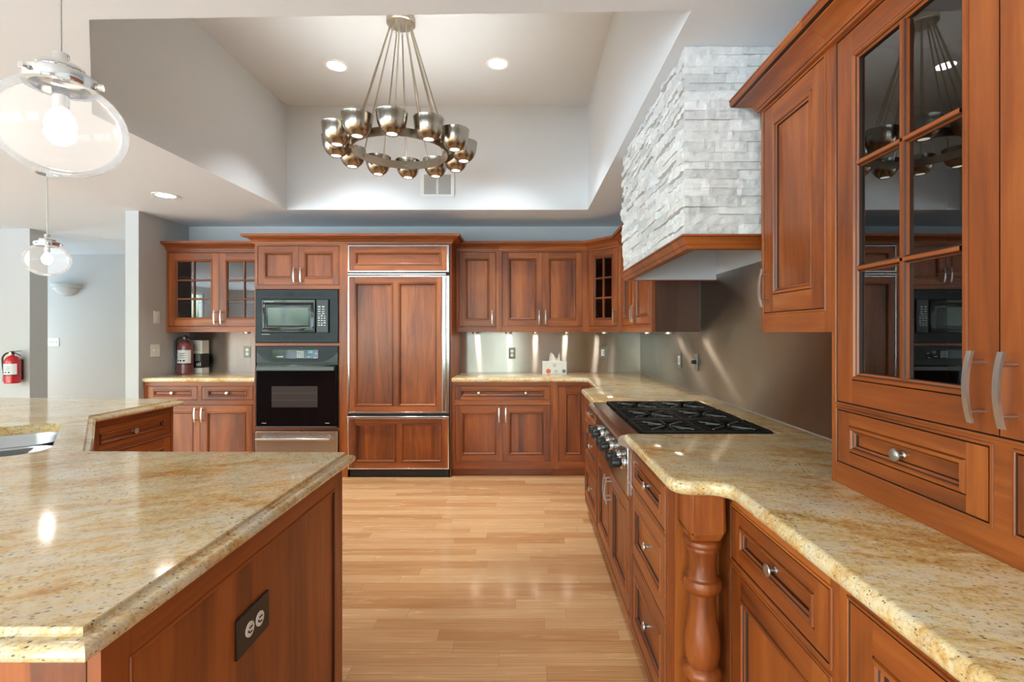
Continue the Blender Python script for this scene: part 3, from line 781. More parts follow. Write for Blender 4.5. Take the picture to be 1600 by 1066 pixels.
# ------------------------------------------------------------------ range hood
hx, hy0, hy1, hz0 = .605, 1.92, 3.20, 1.712
hood = thing('range_hood', 'white stacked-stone range hood with cherry base trim', 'hood', (hx, (hy0 + hy1) / 2, 1.66))
oy = (hy0 + hy1) / 2
def stone_face(mb, tones, origin, u, n, L, z0, z1, amp=1.):
    """courses of split-face stones on a plane"""
    origin, u, n = Vector(origin), Vector(u), Vector(n); z = z0
    from mathutils import noise as mn
    while z < z1 - .002:
        hh = random.choice((.030, .036, .042)); hh = min(hh, z1 - z)
        if z1 - z - hh < .018: hh = z1 - z
        s = 0.
        while s < L - 1e-4:
            w = random.uniform(.09, .26); w = min(w, L - s)
            if L - s - w < .05: w = L - s
            dep = .017 + amp * random.uniform(-.008, .009); tone = random.random()
            tilt = amp * random.uniform(-.007, .007); tz = amp * random.uniform(-.004, .005)
            nx = max(2, int(w / .014)); nzv = 4; g = .0006
            verts = []
            for j in range(nzv + 1):
                for i in range(nx + 1):
                    a, b = i / nx, j / nzv
                    p = origin + u * (s + g + a * (w - 2 * g)) + Vector((0, 0, z + g + b * (hh - 2 * g)))
                    q = p * 34; dd = dep + tilt * (a - .5) * 2 + tz * (b - .5) * 2 + amp * (.0075 * mn.noise(q) + .004 * mn.noise(q * 2.7))
                    if i in (0, nx) or j in (0, nzv): dd -= .002
                    verts.append(p + n * max(dd, .004))
            m0 = len(mb.f); c = (nx + 1)
            fs = [(j * c + i, j * c + i + 1, (j + 1) * c + i + 1, (j + 1) * c + i) for j in range(nzv) for i in range(nx)]
            per = [i for i in range(c)] + [j * c + nx for j in range(1, nzv + 1)] + [nzv * c + i for i in range(nx - 1, -1, -1)] + [j * c for j in range(nzv - 1, 0, -1)]
            nb = len(verts); back = []
            for k in per:
                p = verts[k]; back.append(p - n * ((p - origin).dot(n)))
            fs += [(per[k], per[(k + 1) % len(per)], nb + (k + 1) % len(per), nb + k) for k in range(len(per))]
            mb.add(verts + back, fs); tones += [tone] * (len(mb.f) - m0)
            s += w
        z += hh
mb = MB(); tones = []
zb = hz0 - 1.66; zt = CEIL - 1.66 - .001
X0 = .026     # stones stand in front of the core
stone_face(mb, tones, (X0, hy1 - oy - X0, 0), (0, -1, 0), (-1, 0, 0), hy1 - hy0 - 2 * X0 + .012, zb, zt)
stone_face(mb, tones, (X0 - .018, hy0 - oy + X0, 0), (1, 0, 0), (0, -1, 0), XR - hx - X0 + .012, zb, zt, .5)
stone_face(mb, tones, (XR - hx - .006, hy1 - oy - X0, 0), (-1, 0, 0), (0, 1, 0), XR - hx - X0 - .006, zb, zt)
me = bpy.data.meshes.new('stone_cladding'); me.from_pydata(mb.v, [], mb.f); me.materials.append(M['ledger_stone'])
at = me.attributes.new('tone', 'FLOAT', 'FACE'); at.data.foreach_set('value', tones)
place(bpy.data.objects.new('stone_cladding', me), hood)
mb = MB(); hw = XR - hx - .004; a0, a1 = hy0 - oy, hy1 - oy
pth = [(hw, a1), (0, a1), (0, a0), (hw, a0)]
TRIM = [(-.02, .052), (.004, .052), (.004, .044), (.0, .042), (-.004, .034), (-.012, .024), (-.014, .016), (-.016, .015), (-.022, .004), (-.024, 0), (-.06, 0), (-.06, .052)]
sweep(mb, pth, TRIM, [1, 1, 2, 1, 1, 1, 2, 1, 1, 1, 1]); mb.build('base_trim', WM, hood)
mb = MB()
i0, i1, ix = a0 + .062, a1 - .062, .062
mb.box(ix, hw, i1, i1 + .004, .004, .40); mb.box(ix, hw, i0 - .004, i0, .004, .40); mb.box(ix - .004, ix, i0, i1, .004, .40); mb.box(hw - .004, hw, i0, i1, .036, .40)
mb.box(ix, hw, i0, i1, .40, .404); mb.build('hood_liner', 'hood_white', hood)
mb = MB()
mb.box(X0, hw, a0 + X0, a0 + X0 + .004, .053, zt); mb.box(X0, hw, a1 - X0 - .004, a1 - X0, .053, zt); mb.box(X0, X0 + .004, a0 + X0, a1 - X0, .053, zt); mb.build('hood_core', 'ledger_stone', hood)
mb = MB()
for i in range(24): mb.box(ix + .06, hw - .06, i0 + .05 + i * .045, i0 + .078 + i * .045, .37, .39)
mb.build('baffle_filter', 'steel', hood)

# ------------------------------------------------------------------ range top
rt = thing('gas_cooktop', 'six-burner stainless gas range top with black knobs', 'range top', (RX0, (RY0 + RY1) / 2, .65))
ry = (RY1 - RY0) / 2 - .004; z0 = .65
mb = MB()
prof = [(.05, .001), (.022, .001), (.022, .19), (.014, .205), (-.004, .212), (-.016, .222), (-.019, .236), (-.014, .248), (-.002, .255), (.012, .257), (.075, .257), (.075, .225)]
v = [(x, -ry, z) for x, z in prof] + [(x, ry, z) for x, z in prof]; n = len(prof)
mb.add(v, [(i, i + 1, n + i + 1, n + i) for i in range(n - 1)]); mb.add(v, [tuple(range(n)), tuple(range(n, 2 * n))])
mb.build('control_panel', 'range_steel', rt)
MB().box(.0215, .05, -ry - .003, -ry + .012, .002, .20).box(.0215, .05, ry - .012, ry + .003, .002, .20).build('end_trim', 'bright_steel', rt, bevel=.002)
pan = RXB - RX0 - .006
MB().box(.075, pan, -ry, ry, .20, .225).box(.075, .085, -ry, ry, .225, .25).box(pan - .01, pan, -ry, ry, .225, .252).box(.085, pan - .01, -ry, -ry + .01, .225, .25).box(.085, pan - .01, ry - .01, ry, .225, .25).build('drip_pan', 'cast_iron', rt)
burn = [(.235, yy) for yy in (-.315, 0, .315)] + [(.50, yy) for yy in (-.315, 0, .315)]
for bx, by in burn:
    b = MB().lathe([(0, .246), (.03, .246), (.034, .240), (.034, .232), (.048, .230), (.05, .2255)], 20, Matrix.Translation((bx, by, 0)), [0, 0, 0, 1, 1]).build('burner', ['cast_iron', 'brass_burner'], rt)
for gy in (-.315, 0, .315):
    mb = MB(); y0, y1 = gy - .153, gy + .153; x0, x1 = .092, pan - .013; zt_ = .266
    for yy in (y0, y1 - .012): mb.box(x0, x1, yy, yy + .012, zt_ - .016, zt_)
    for xx in (x0, (x0 + x1) / 2 - .006, x1 - .012): mb.box(xx, xx + .012, y0 + .012, y1 - .012, zt_ - .018, zt_ - .002)
    k = y0 + .024
    while k < y1 - .02:                      # bars run front to back and stop short of each burner
        segs = [(x0, x1)]
        for bx in (.235, .50):
            r2 = .098 ** 2 - (k + .003 - gy) ** 2
            if r2 > 0:
                w = math.sqrt(r2); ns = []
                for a, b in segs:
                    if b <= bx - w or a >= bx + w: ns.append((a, b))
                    else:
                        if a < bx - w: ns.append((a, bx - w))
                        if b > bx + w: ns.append((bx + w, b))
                segs = ns
        for a, b in segs: mb.box(a, b, k, k + .0055, zt_ - .014, zt_ - .001)
        for xx in (x0 - .006, x1): mb.box(xx, xx + .006, k - .001, k + .009, zt_ - .022, zt_ + .001)
        k += .0212
    for bx in (.235, .50):
        for q in range(8):
            a = q * PI / 4 + (PI / 8 if 0 else 0); d = Vector((math.cos(a), math.sin(a), 0)); s = Vector((-d.y, d.x, 0))
            mb.obox(Vector((bx, gy, zt_ - .008)) + d * .077, d * .052, s * .0035, Vector((0, 0, .0085)), 1 if q % 2 else 0)
    for cx in (x0 + .006, x1 - .006):
        for cy in (y0 + .006, y1 - .006): mb.box(cx - .005, cx + .005, cy - .005, cy + .005, .225, zt_ - .016)
    mb.build('grate', ['cast_iron', 'grate_tip'], rt)
for yk in (2.125, 2.245, 2.43, 2.55, 2.725, 2.845):
    R = Matrix.Translation((.0215, yk - (RY0 + RY1) / 2, .130)) @ Matrix.Rotation(-PI / 2, 4, 'Y')
    kb = MB().lathe([(.026, 0), (.028, .004), (.027, .016), (.022, .020), (.016, .021)], 24, R).build('knob_bezel', 'chrome', rt)
    R2 = R @ Matrix.Translation((0, 0, .021))
    mk = MB().lathe([(.016, 0), (.021, .004), (.022, .030), (.019, .036), (0, .037)], 24, R2)
    mk.obox(R2 @ Vector((0, 0, .033)), (0, .0055, 0), (0, 0, .0235), (-.011, 0, 0)); mk.build('knob', 'black_plastic', kb)

# ------------------------------------------------------------------ appliances in the tall cabinet (px -> m at the face plane)
def fx(px): return (px - 822) / 170.0
def fz(py): return H_CAM - (py - 519) / 170.0
# microwave with trim kit
mw = thing('microwave', 'black built-in microwave oven in the tall cabinet', 'microwave', (fx(465), TY, 1.24))
cx = fx(465); W2 = .374
mb = MB(); Ht = 1.724 - 1.24
mb.box(-W2, W2, -.012, .0, Ht - .085, Ht); mb.box(-W2, W2, -.012, .0, 0, .085); mb.box(-W2, -.325, -.012, 0, .085, Ht - .085); mb.box(.300, W2, -.012, 0, .085, Ht - .085)
mb.build('trim_kit', 'charcoal_panel', mw, (0, -.001, 0), bevel=.002)
mb = MB()
for q in range(4):
    xa = -.262 + q * .136
    for zz in (.028, Ht - .056):
        for s in range(4): mb.box(xa, xa + .10, -.0145, -.0125, zz + s * .008, zz + s * .008 + .0045)
mb.build('vent_slots', 'black_gap', mw)
MB().box(-.325, .300, .001, .42, .085, Ht - .085).build('oven_body', 'black_plastic', mw)
zb0, zb1 = .088, Ht - .088
d = MB().box(-.322, .178, -.030, -.0015, zb0, zb1).build('door', 'black_gloss', mw, bevel=.008)
mb = MB(); prof = [(0, -.031), (.02, -.036), (.038, -.034), (.046, -.031)]
for (p0, y0), (p1, y1) in zip(prof[:-1], prof[1:]):
    A = [(-.305 + p0, y0, zb0 + .02 + p0), (.160 - p0, y0, zb0 + .02 + p0), (.160 - p0, y0, zb1 - .03 - p0), (-.305 + p0, y0, zb1 - .03 - p0)]
    B = [(-.305 + p1, y1, zb0 + .02 + p1), (.160 - p1, y1, zb0 + .02 + p1), (.160 - p1, y1, zb1 - .03 - p1), (-.305 + p1, y1, zb1 - .03 - p1)]
    for k in range(4): mb.quad(A[k], A[(k + 1) % 4], B[(k + 1) % 4], B[k])
mb.build('window_rim', 'black_gloss', d)
x = NT('microwave_window'); x.bsdf(Base_Color=(.02, .03, .036, 1), Roughness=.07, Specular_IOR_Level=.5, IOR=1.5); M['microwave_window'] = x.m
mb = MB().quad((-.259, -.0312, zb0 + .066), (.114, -.0312, zb0 + .066), (.114, -.0312, zb1 - .076), (-.259, -.0312, zb1 - .076)); mb.build('window_screen', 'microwave_window', d)
mb = MB().box(-.292, -.208, -.0312, -.0302, zb1 - .0265, zb1 - .0215); mb.box(0.0, .10, -.0312, -.0302, zb0 + .030, zb0 + .034); mb.build('lettering', 'mark_grey', d)
pn = MB().box(.181, .294, -.028, -.0015, zb0, zb1).build('keypad', 'black_plastic', mw, bevel=.006)
mb = MB()
for r in range(9):
    for cc in range(3):
        if r < 4 and cc == 2: continue
        wv_ = .017 if r >= 4 else .024
        xx = .198 + cc * (.026 if r >= 4 else .036); mb.box(xx, xx + wv_, -.0292, -.0281, zb1 - .075 - r * .021, zb1 - .066 - r * .021 + random.uniform(-.003, .003))
mb.build('keys', 'mark_grey', pn)
MB().box(-.325, -.25, -.0135, -.0125, .072, .077).build('trim_mark', 'mark_grey', mw)

# wall oven
ov = thing('wall_oven', 'black single wall oven below the microwave', 'oven', (cx, TY, .462))
Hv = 1.203 - .462; W2 = .374
MB().box(-.372, .372, .002, .50, .003, Hv - .003).build('oven_body', 'black_plastic', ov)
mb = MB(); zc = Hv - .155
N = 16; top = []; 
mb.box(-W2, W2, -.010, .0, zc, Hv)
mb.build('control_panel', 'black_plastic', ov, bevel=.002)
mb = MB(); sh = []
for i in range(N + 1):
    t = -1 + 2 * i / N; sh.append((t * W2 * .99, zc + .012 + .09 * max(0, abs(t) - .62) ** 1.6 / (.38 ** 1.6)))
vs = [(x, -.0135, z) for x, z in sh] + [(x, -.0135, Hv - .002) for x, z in sh]; m = N + 1
mb.add(vs, [(i, i + 1, m + i + 1, m + i) for i in range(N)])
mb.add([(x, -.0135, z) for x, z in sh] + [(x, -.0095, z) for x, z in sh], [(i, i + 1, m + i + 1, m + i) for i in range(N)])
mb.build('console_face', 'charcoal_panel', ov)
mb = MB().box(-.225, .195, -.0165, -.0138, zc + .045, Hv - .03); disp = mb.build('display', 'black_gloss', ov)
mb = MB()
for r in range(4):
    for cc in range(4): mb.box(.0 + cc * .017, .012 + cc * .017, -.0175, -.0166, zc + .054 + r * .016, zc + .064 + r * .016)
for i in range(4): mb.box(-.185 + i * .016, -.173 + i * .016, -.0175, -.0166, zc + .056, zc + .066)
for a, b in ((.095, .07), (.165, .10), (.155, .06)): mb.box(a, a + .025, -.0175, -.0166, zc + b - .012, zc + b - .006)
mb.build('keys', 'mark_grey', disp)
mb = MB()
for x0 in (.105, .127):   # clock digits
    for dz in (0, .009, .018): mb.box(x0, x0 + .013, -.0175, -.0166, zc + .094 + dz, zc + .0965 + dz)
    mb.box(x0 + .0115, x0 + .014, -.0175, -.0166, zc + .094, zc + .1145)
mb.build('clock_display', 'clock_digits', disp)
zd = zc - .012
dr = MB().box(-.366, .366, -.030, -.001, .012, zd).build('door', 'black_gloss', ov, bevel=.004)
x = NT('oven_window'); x.bsdf(Base_Color=(.055, .045, .042, 1), Roughness=.12, Specular_IOR_Level=.6); M['oven_window'] = x.m
MB().quad((-.225, -.0306, .185), (.195, -.0306, .185), (.195, -.0306, .378), (-.225, -.0306, .378)).build('door_window', 'oven_window', dr)
mb = MB()
for z in (.25, .315): mb.box(-.222, .192, -.0312, -.0307, z, z + .002)
mb.build('rack_lines', 'grey_trim', dr)
MB().box(-.352, .352, -.056, -.034, zd - .052, zd - .018).box(-.352, -.33, -.034, -.030, zd - .05, zd - .02).box(.33, .352, -.034, -.030, zd - .05, zd - .02).build('handle', 'grey_trim', dr, bevel=.008)
MB().box(-.366, .366, -.032, -.001, .0, .010).build('lower_trim', 'grey_trim', ov, bevel=.002)
mb = MB().box(-.315, -.275, -.0312, -.0304, .038, .043).box(.265, .305, -.0312, -.0304, .038, .043); mb.build('lettering', 'mark_grey', dr)

# warming drawer
wd_ = thing('warming_drawer', 'stainless steel warming drawer with bar handle under the oven', 'drawer', (cx, TY, .152))
Hw = .425 - .152
MB().box(-.377, .377, -.022, .40, .002, Hw).build('drawer_front', 'steel', wd_, bevel=.003)
hb = MB().tube([(-.35, -.068, Hw - .062), (.32, -.068, Hw - .062)], .011, 14)
hb.tube([(-.30, -.022, Hw - .055), (-.30, -.068, Hw - .062)], .009, 10); hb.tube([(.30, -.022, Hw - .04), (.305, -.068, Hw - .062)], .011, 10)
hb.build('handle', 'bright_steel', wd_)

# refrigerator
fr0, fr1 = fx(543.8), fx(702.6)
fg = thing('refrigerator', 'tall built-in refrigerator with cherry panels in a steel frame', 'refrigerator', ((fr0 + fr1) / 2, TY, 0.0))
hw2 = (fr1 - fr0) / 2 - .003; Zt = 2.134
def pz(py): return fz(py)
MB().box(-hw2, hw2, .022, .55, .068, Zt - .004).build('fridge_body', 'black_plastic', fg)
# stainless frame round each panel
mb = MB(); y0, y1 = -.016, .021
def rim(a, b, c, d, t=.012, tr=None):
    tr = tr or t
    mb.box(a, a + t, y0, y1, c, d); mb.box(b - tr, b, y0, y1, c, d); mb.box(a + t, b - tr, y0, y1, c, c + t); mb.box(a + t, b - tr, y0, y1, d - t, d)
g0, g1 = pz(425.5), Zt            # top grille panel
rim(-hw2, hw2, g0, g1, .013, .02); mb.build('grille_frame', 'bright_steel', fg, bevel=.002)
add = lambda x0, x1, z0, z1, kind, st, split, nm: place(bpy.data.objects.new(nm, door_mesh(x1 - x0, z1 - z0, st, kind, split)), fg, (x0, -.012, z0))
add(-hw2 + .0135, hw2 - .0205, g0 + .0135, g1 - .0135, 'drawer', .05, 1, 'grille_panel')
MB().box(-hw2, hw2, .0, .021, pz(431), g0 - .001).build('hinge_rail', 'black_gap', fg)
MB().box(-hw2, hw2 - .03, -.014, -.002, pz(429.5), pz(427.5)).build('hinge_strip', 'bright_steel', fg)
d0, d1 = pz(645.5), pz(431)
mb = MB(); rim(-hw2, hw2 - .012, d0, d1, .012, .012); mb.build('door_frame', 'bright_steel', fg, bevel=.002)
add(-hw2 + .0125, hw2 - .064, d0 + .0125, d1 - .0125, 'door', .052, 2, 'door_panel')
MB().box(hw2 - .063, hw2 - .025, -.030, .0, d0 + .013, d1 - .013).build('pull_strip', 'bright_steel', fg, bevel=.006)
MB().box(hw2 - .0115, hw2, -.010, .021, d0, d1).build('edge_strip', 'bright_steel', fg)
MB().box(-hw2, hw2, .0, .021, pz(650), d0 - .001).build('drawer_gap', 'black_gap', fg)
f0, f1 = pz(733), pz(650.5)
mb = MB(); rim(-hw2, hw2, f0, f1, .010, .012); mb.build('freezer_frame', 'bright_steel', fg, bevel=.002)
MB().box(-hw2, hw2 - .01, -.045, -.0165, f1 - .018, f1 + .006).build('freezer_pull', 'bright_steel', fg, bevel=.006)
add(-hw2 + .0105, hw2 - .0125, f0 + .0105, f1 - .0105, 'door', .055, 2, 'freezer_panel')
MB().box(-hw2 + .01, hw2 - .01, .012, .05, .004, .064).build('toe_grille', 'black_plastic', fg)
for s in (-1, 1): MB().box(s * (hw2 - .1) - .02, s * (hw2 - .1) + .02, .1, .14, 0, .068).build('foot', 'black_plastic', fg)

# ------------------------------------------------------------------ under-cabinet puck lights
def puck(x, y, label):
    t = thing('puck_light', label, 'light', (x, y, UB - .016), 0, 'under-cabinet puck lights')
    MB().lathe([(.034, .0155), (.034, .003), (.032, 0), (.030, 0)], 24).build('puck_ring', 'nickel', t)
    MB().lathe([(0, .002), (.030, .002)], 24).build('puck_lens', 'led_warm', t)
for x, w in ((-.52, 'the narrow door by the refrigerator'), (-.18, 'the left half of the paired doors'), (.10, 'the middle of the paired doors'), (.42, 'the right half of the paired doors')):
    puck(x, 5.10, 'small round warm puck light under ' + w)
puck(.78, 4.95, 'small round warm puck light under the angled corner cabinet')
puck(1.06, 4.35, 'small round warm puck light under the far end of the cabinet past the hood')
puck(1.06, 3.70, 'small round warm puck light under the near end of the cabinet past the hood')
puck(-2.85, 5.10, 'small round warm puck light under the glazed cabinet left of the microwave')

# ------------------------------------------------------------------ ceiling lights
def recessed(x, y, z, label, watts=DOWNLIGHT_W):
    t = thing('recessed_light', label, 'light', (x, y, z))
    MB().lathe([(.066, 0.0), (.072, -.006), (.092, -.005), (.095, -.0005)], 36).build('trim_ring', 'window_white', t)
    MB().lathe([(0, -.003), (.068, -.003)], 36).build('lamp_lens', 'led_white', t)
    ld = bpy.data.lights.new('recessed_lamp', 'AREA'); ld.shape = 'DISK'; ld.size = .13; ld.energy = watts; ld.color = (.92, .97, 1); ld.spread = math.radians(92)
    lo = bpy.data.objects.new('recessed_lamp', ld); place(lo, t, (0, 0, -.012))
    return t
recessed(-1.455, 3.83, TRAY, 'round recessed ceiling light to the left of the chandelier')
recessed(-.214, 3.80, TRAY, 'round recessed ceiling light to the right of the chandelier')
recessed(-2.91, 4.03, CEIL, 'round recessed light in the low ceiling near the grey partition', 2.5)

# ------------------------------------------------------------------ chandelier
CX, CY = -.815, 3.25
ch = thing('chandelier', 'ring chandelier of twelve antique metal bowl shades on slim rods', 'chandelier', (CX, CY, 2.44))
zr = 2.522 - 2.44
MB().lathe([(0, TRAY - 2.44 - .045), (.085, TRAY - 2.44 - .045), (.092, TRAY - 2.44 - .040), (.092, TRAY - 2.44 - .0005)], 36).build('canopy', 'antique_nickel', ch)
MB().lathe([(.298, zr - .026), (.306, zr - .026), (.306, zr + .026), (.298, zr + .026), (.298, zr - .026)], 72).build('ring', 'antique_nickel', ch)
SH = [(.030, -.076), (.036, -.078), (.042, -.073), (.058, -.060), (.072, -.040), (.082, -.012), (.087, .020), (.0895, .043), (.091, .046), (.089, .046), (.085, .020), (.080, -.012), (.070, -.039), (.056, -.058), (.040, -.070), (.030, -.070)]
shm = MB().lathe(SH, 36, m=[0] * 9 + [1] * 6).mesh('shade', ['shade_metal', 'shade_inside'])
blm = MB().lathe([(0, -.058), (.018, -.054), (.026, -.040), (.026, -.030), (.018, -.018), (0, -.014)], 20).mesh('bulb', ['lamp_up'])
lnm = MB().lathe([(0, -.073), (.0335, -.073)], 20).mesh('lens', ['lamp_down'])
for i in range(12):
    a = math.radians(-83 + 30 * i); d = Vector((math.cos(a), math.sin(a), 0))
    c = d * .405
    s = place(bpy.data.objects.new('shade', shm), ch, (c.x, c.y, zr + .018), (0, 0, a))
    place(bpy.data.objects.new('bulb', blm), s); place(bpy.data.objects.new('lens', lnm), s)
    arm = MB().tube([(-.100, 0, -.012), (-.072, 0, -.012)], .008, 12); arm.lathe([(0, 0), (.012, 0), (.012, .006), (0, .006)], 14, Matrix.Translation((-.113, 0, -.012)) @ Matrix.Rotation(PI / 2, 4, 'Y'))
    arm.build('bracket', 'antique_nickel', s)
    a2 = math.radians(-83 + 30 * i); e = Vector((math.cos(a2), math.sin(a2), 0))
    zt_ = TRAY - 2.44 - .045
    b = e * .302 + Vector((0, 0, zr + .03)); tp = e * .072 + Vector((0, 0, zt_ - .03))
    q = MB().tube([tp, b + (tp - b) * .03], .0048, 10)
    for p, dz in ((tp, .03), (b, 0)):
        pts = [p + Vector((0, 0, .016 * (1 if p is tp else -0) - .004)) + Vector((-e.y, e.x, 0)) * .008 * math.cos(k * PI / 5) + Vector((0, 0, .014 * math.sin(k * PI / 5))) for k in range(11)]
        q.tube(pts, .0016, 6, caps=False)
    q.tube([tp, e * .072 + Vector((0, 0, zt_))], .0022, 6); q.tube([b + (tp - b) * .03, e * .302 + Vector((0, 0, zr + .024))], .0022, 6)
    q.build('rod', 'antique_nickel', ch)

# ------------------------------------------------------------------ pendants
def pendant(x, y, zc, label):
    t = thing('pendant_lamp', label, 'pendant', (x, y, zc))
    MB().lathe([(0, CEIL - zc - .02), (.055, CEIL - zc - .02), (.062, CEIL - zc - .015), (.062, CEIL - zc - .0005)], 28).build('canopy', 'chrome', t)
    MB().tube([(0, 0, .175), (0, 0, CEIL - zc - .02)], .0028, 8).build('cord', 'nickel', t)
    R = .128; Hh = .112
    pr = []
    for i in range(27):
        a = -PI / 2 + (PI / 2 + math.radians(61)) * i / 26; pr.append((R * math.cos(a), Hh * math.sin(a)))
    pr.append((.060, .106))
    MB().lathe(pr, 56).build('globe', 'globe_glass', t)
    cp = MB().lathe([(.056, .093), (.068, .093), (.069, .096), (.069, .120), (.065, .124), (.046, .126), (.046, .131), (.043, .135), (.046, .138), (.044, .144), (.018, .148), (.016, .152), (.016, .174), (.012, .177), (0, .177)], 40).build('cap', 'chrome', t)
    for k in range(3):
        mb = MB(); a = math.radians(20 + 120 * k); R_ = Matrix.Rotation(a, 4, 'Z') @ Matrix.Translation((.068, 0, .107)) @ Matrix.Rotation(PI / 2, 4, 'Y')
        mb.lathe([(.004, 0), (.004, .006), (.008, .006), (.008, .014), (0, .014)], 14, R_)
        mb.build('thumb_screw', 'chrome', cp)
    MB().lathe([(0, .093), (.016, .093), (.016, .050), (.012, .045)], 18).build('socket', 'chrome', t)
    MB().lathe([(0, -.030), (.016, -.027), (.027, -.012), (.030, .006), (.026, .024), (.017, .038), (.013, .046)], 24).build('bulb', 'pendant_bulb', t)
pendant(-1.10, 1.18, 1.818, 'large clear glass globe pendant over the island')
pendant(-3.30, 3.44, 1.832, 'clear glass globe pendant farther back, in front of the hall sconce')

# ------------------------------------------------------------------ vent, switches, outlets, sconce
vx = fx(684); vy = 4.51
vn = thing('air_vent', 'white wall air register below the chandelier', 'vent', ((683.5 - 822) * vy / 780, vy, H_CAM + (519 - 308) * vy / 780))
vw, vh = .153, .225
MB().box(-vw, vw, -.008, -.001, 0, .022).box(-vw, vw, -.008, -.001, vh - .022, vh).box(-vw, -vw + .03, -.008, -.001, .022, vh - .022).box(vw - .03, vw, -.008, -.001, .022, vh - .022).box(-.008, .008, -.008, -.001, .022, vh - .022).build('vent_frame', 'window_white', vn, bevel=.002)
MB().box(-vw + .03, vw - .03, -.002, -.0005, .022, vh - .022).build('vent_backing', 'black_plastic', vn)
mb = MB()
for s in (-1, 1):
    for i in range(10): mb.box(s * .012 + s * i * .0118 - .0028 + s * .003, s * .012 + s * i * .0118 + .0028 + s * .003, -.007, -.002, .022, vh - .022)
mb.build('louvre', 'window_white', vn)

def plate(label, loc, rz, kind, mat='grey_plastic', w=.072, h=.117, name=None, cat=None):
    nm = name or ('power_outlet' if kind.startswith('outlet') else 'light_switch')
    t = thing(nm, label, cat or ('outlet' if kind.startswith('outlet') else 'switch'), loc, rz)
    MB().box(-w / 2, w / 2, -.006, -.0004, -h / 2, h / 2).build('cover_plate', mat, t, bevel=.002)
    def socket(x, z, n=False):
        o = MB().lathe([(0, .0), (.0165, .0), (.0165, .0025), (0, .003)], 22, Matrix.Translation((x, -.006, z)) @ Matrix.Rotation(PI / 2, 4, 'X')).build('socket_face', 'white_plastic', t)
        q = MB()
        if n: q.box(x - .006, x + .006, -.0105, -.0085, z + .004, z + .0065).box(x - .005, x + .005, -.0105, -.0085, z - .0075, z - .005).box(x - .011, x - .007, -.0105, -.0085, z - .003, z + .001)
        else: q.box(x - .0075, x - .005, -.0105, -.0085, z - .002, z + .007).box(x + .005, x + .0075, -.0105, -.0085, z - .002, z + .007).box(x - .002, x + .002, -.0105, -.0085, z - .010, z - .006)
        q.build('slots', 'mark_black', o)
    if kind == 'outlet':
        socket(0, .021); socket(0, -.021)
    elif kind == 'outlet_h':
        socket(-.021, 0, True); socket(.021, 0, True)
    elif kind == 'dimmer':
        MB().box(-.017, .017, -.010, -.006, -.034, .034).build('rocker', 'white_plastic', t, bevel=.002)
        MB().box(.004, .009, -.012, -.010, -.02, .02).build('slider', 'mark_black' if mat != 'white_plastic' else 'mark_grey', t)
    elif kind == 'toggle':
        k = int(round(w / .048))
        for i in range(max(1, k)):
            xx = (i - (max(1, k) - 1) / 2) * .046
            MB().box(xx - .004, xx + .004, -.016, -.006, -.004, .010).build('toggle', 'white_plastic', t, bevel=.001)
    elif kind == 'knob':
        MB().lathe([(.015, 0), (.015, .012), (.012, .03), (0, .031)], 20, Matrix.Translation((0, -.006, 0)) @ Matrix.Rotation(PI / 2, 4, 'X')).build('dial', 'black_plastic', t)
    return t
ys = YB - .0031
plate('grey-plated outlet on the steel backsplash left of the tissue box', (-.147, ys, 1.114), 0, 'outlet')
plate('grey-framed rocker switch on the steel backsplash right of the tissue box', (.803, ys, 1.12), 0, 'dimmer')
plate('grey-plated outlet on the steel panel beside the oven', (-2.918, ys, 1.127), 0, 'outlet')
xs_ = XR - .0031
plate('grey-framed rocker switch on the steel sheet behind the range, nearest the corner', (xs_, 3.884, 1.116), -PI / 2, 'dimmer')
plate('grey plate with black round dial on the steel sheet behind the range', (xs_, 3.506, 1.124), -PI / 2, 'knob')
plate('white single dimmer switch high on the grey partition wall', (XP - .002, 4.77, 1.475), PI / 2, 'dimmer', 'white_plastic')
plate('white double toggle switch lower on the grey partition wall', (XP - .002, 4.75, 1.16), PI / 2, 'toggle', 'white_plastic', .116, .117)
plate('white triple toggle switch on the hall wall below the sconce', (-6.72, YH, 1.19), 0, 'toggle', 'white_plastic', .165, .117)
# island outlet: black jumbo plate
plate('black double outlet plate on the cherry end panel of the island', (-.630, 1.147, .665), PI / 2, 'outlet_h', 'black_plastic', .135, .088)
# sconce
sc = tag(MB().lathe([(0, 0), (.06, 0), (.11, .02), (.15, .052), (.175, .085), (.185, .09), (.19, .115), (.20, .12), (.213, .125), (.215, .17), (.20, .17), (.18, .12), (0, .04)], 40).build('wall_sconce', 'sconce_plaster', None, (-6.52, YH - .001, 1.85)), 'white half-bowl plaster sconce on the hall wall', 'sconce')
for v in sc.data.vertices: v.co.y = -abs(v.co.y) * .62 if v.co.y < 0 else 0.

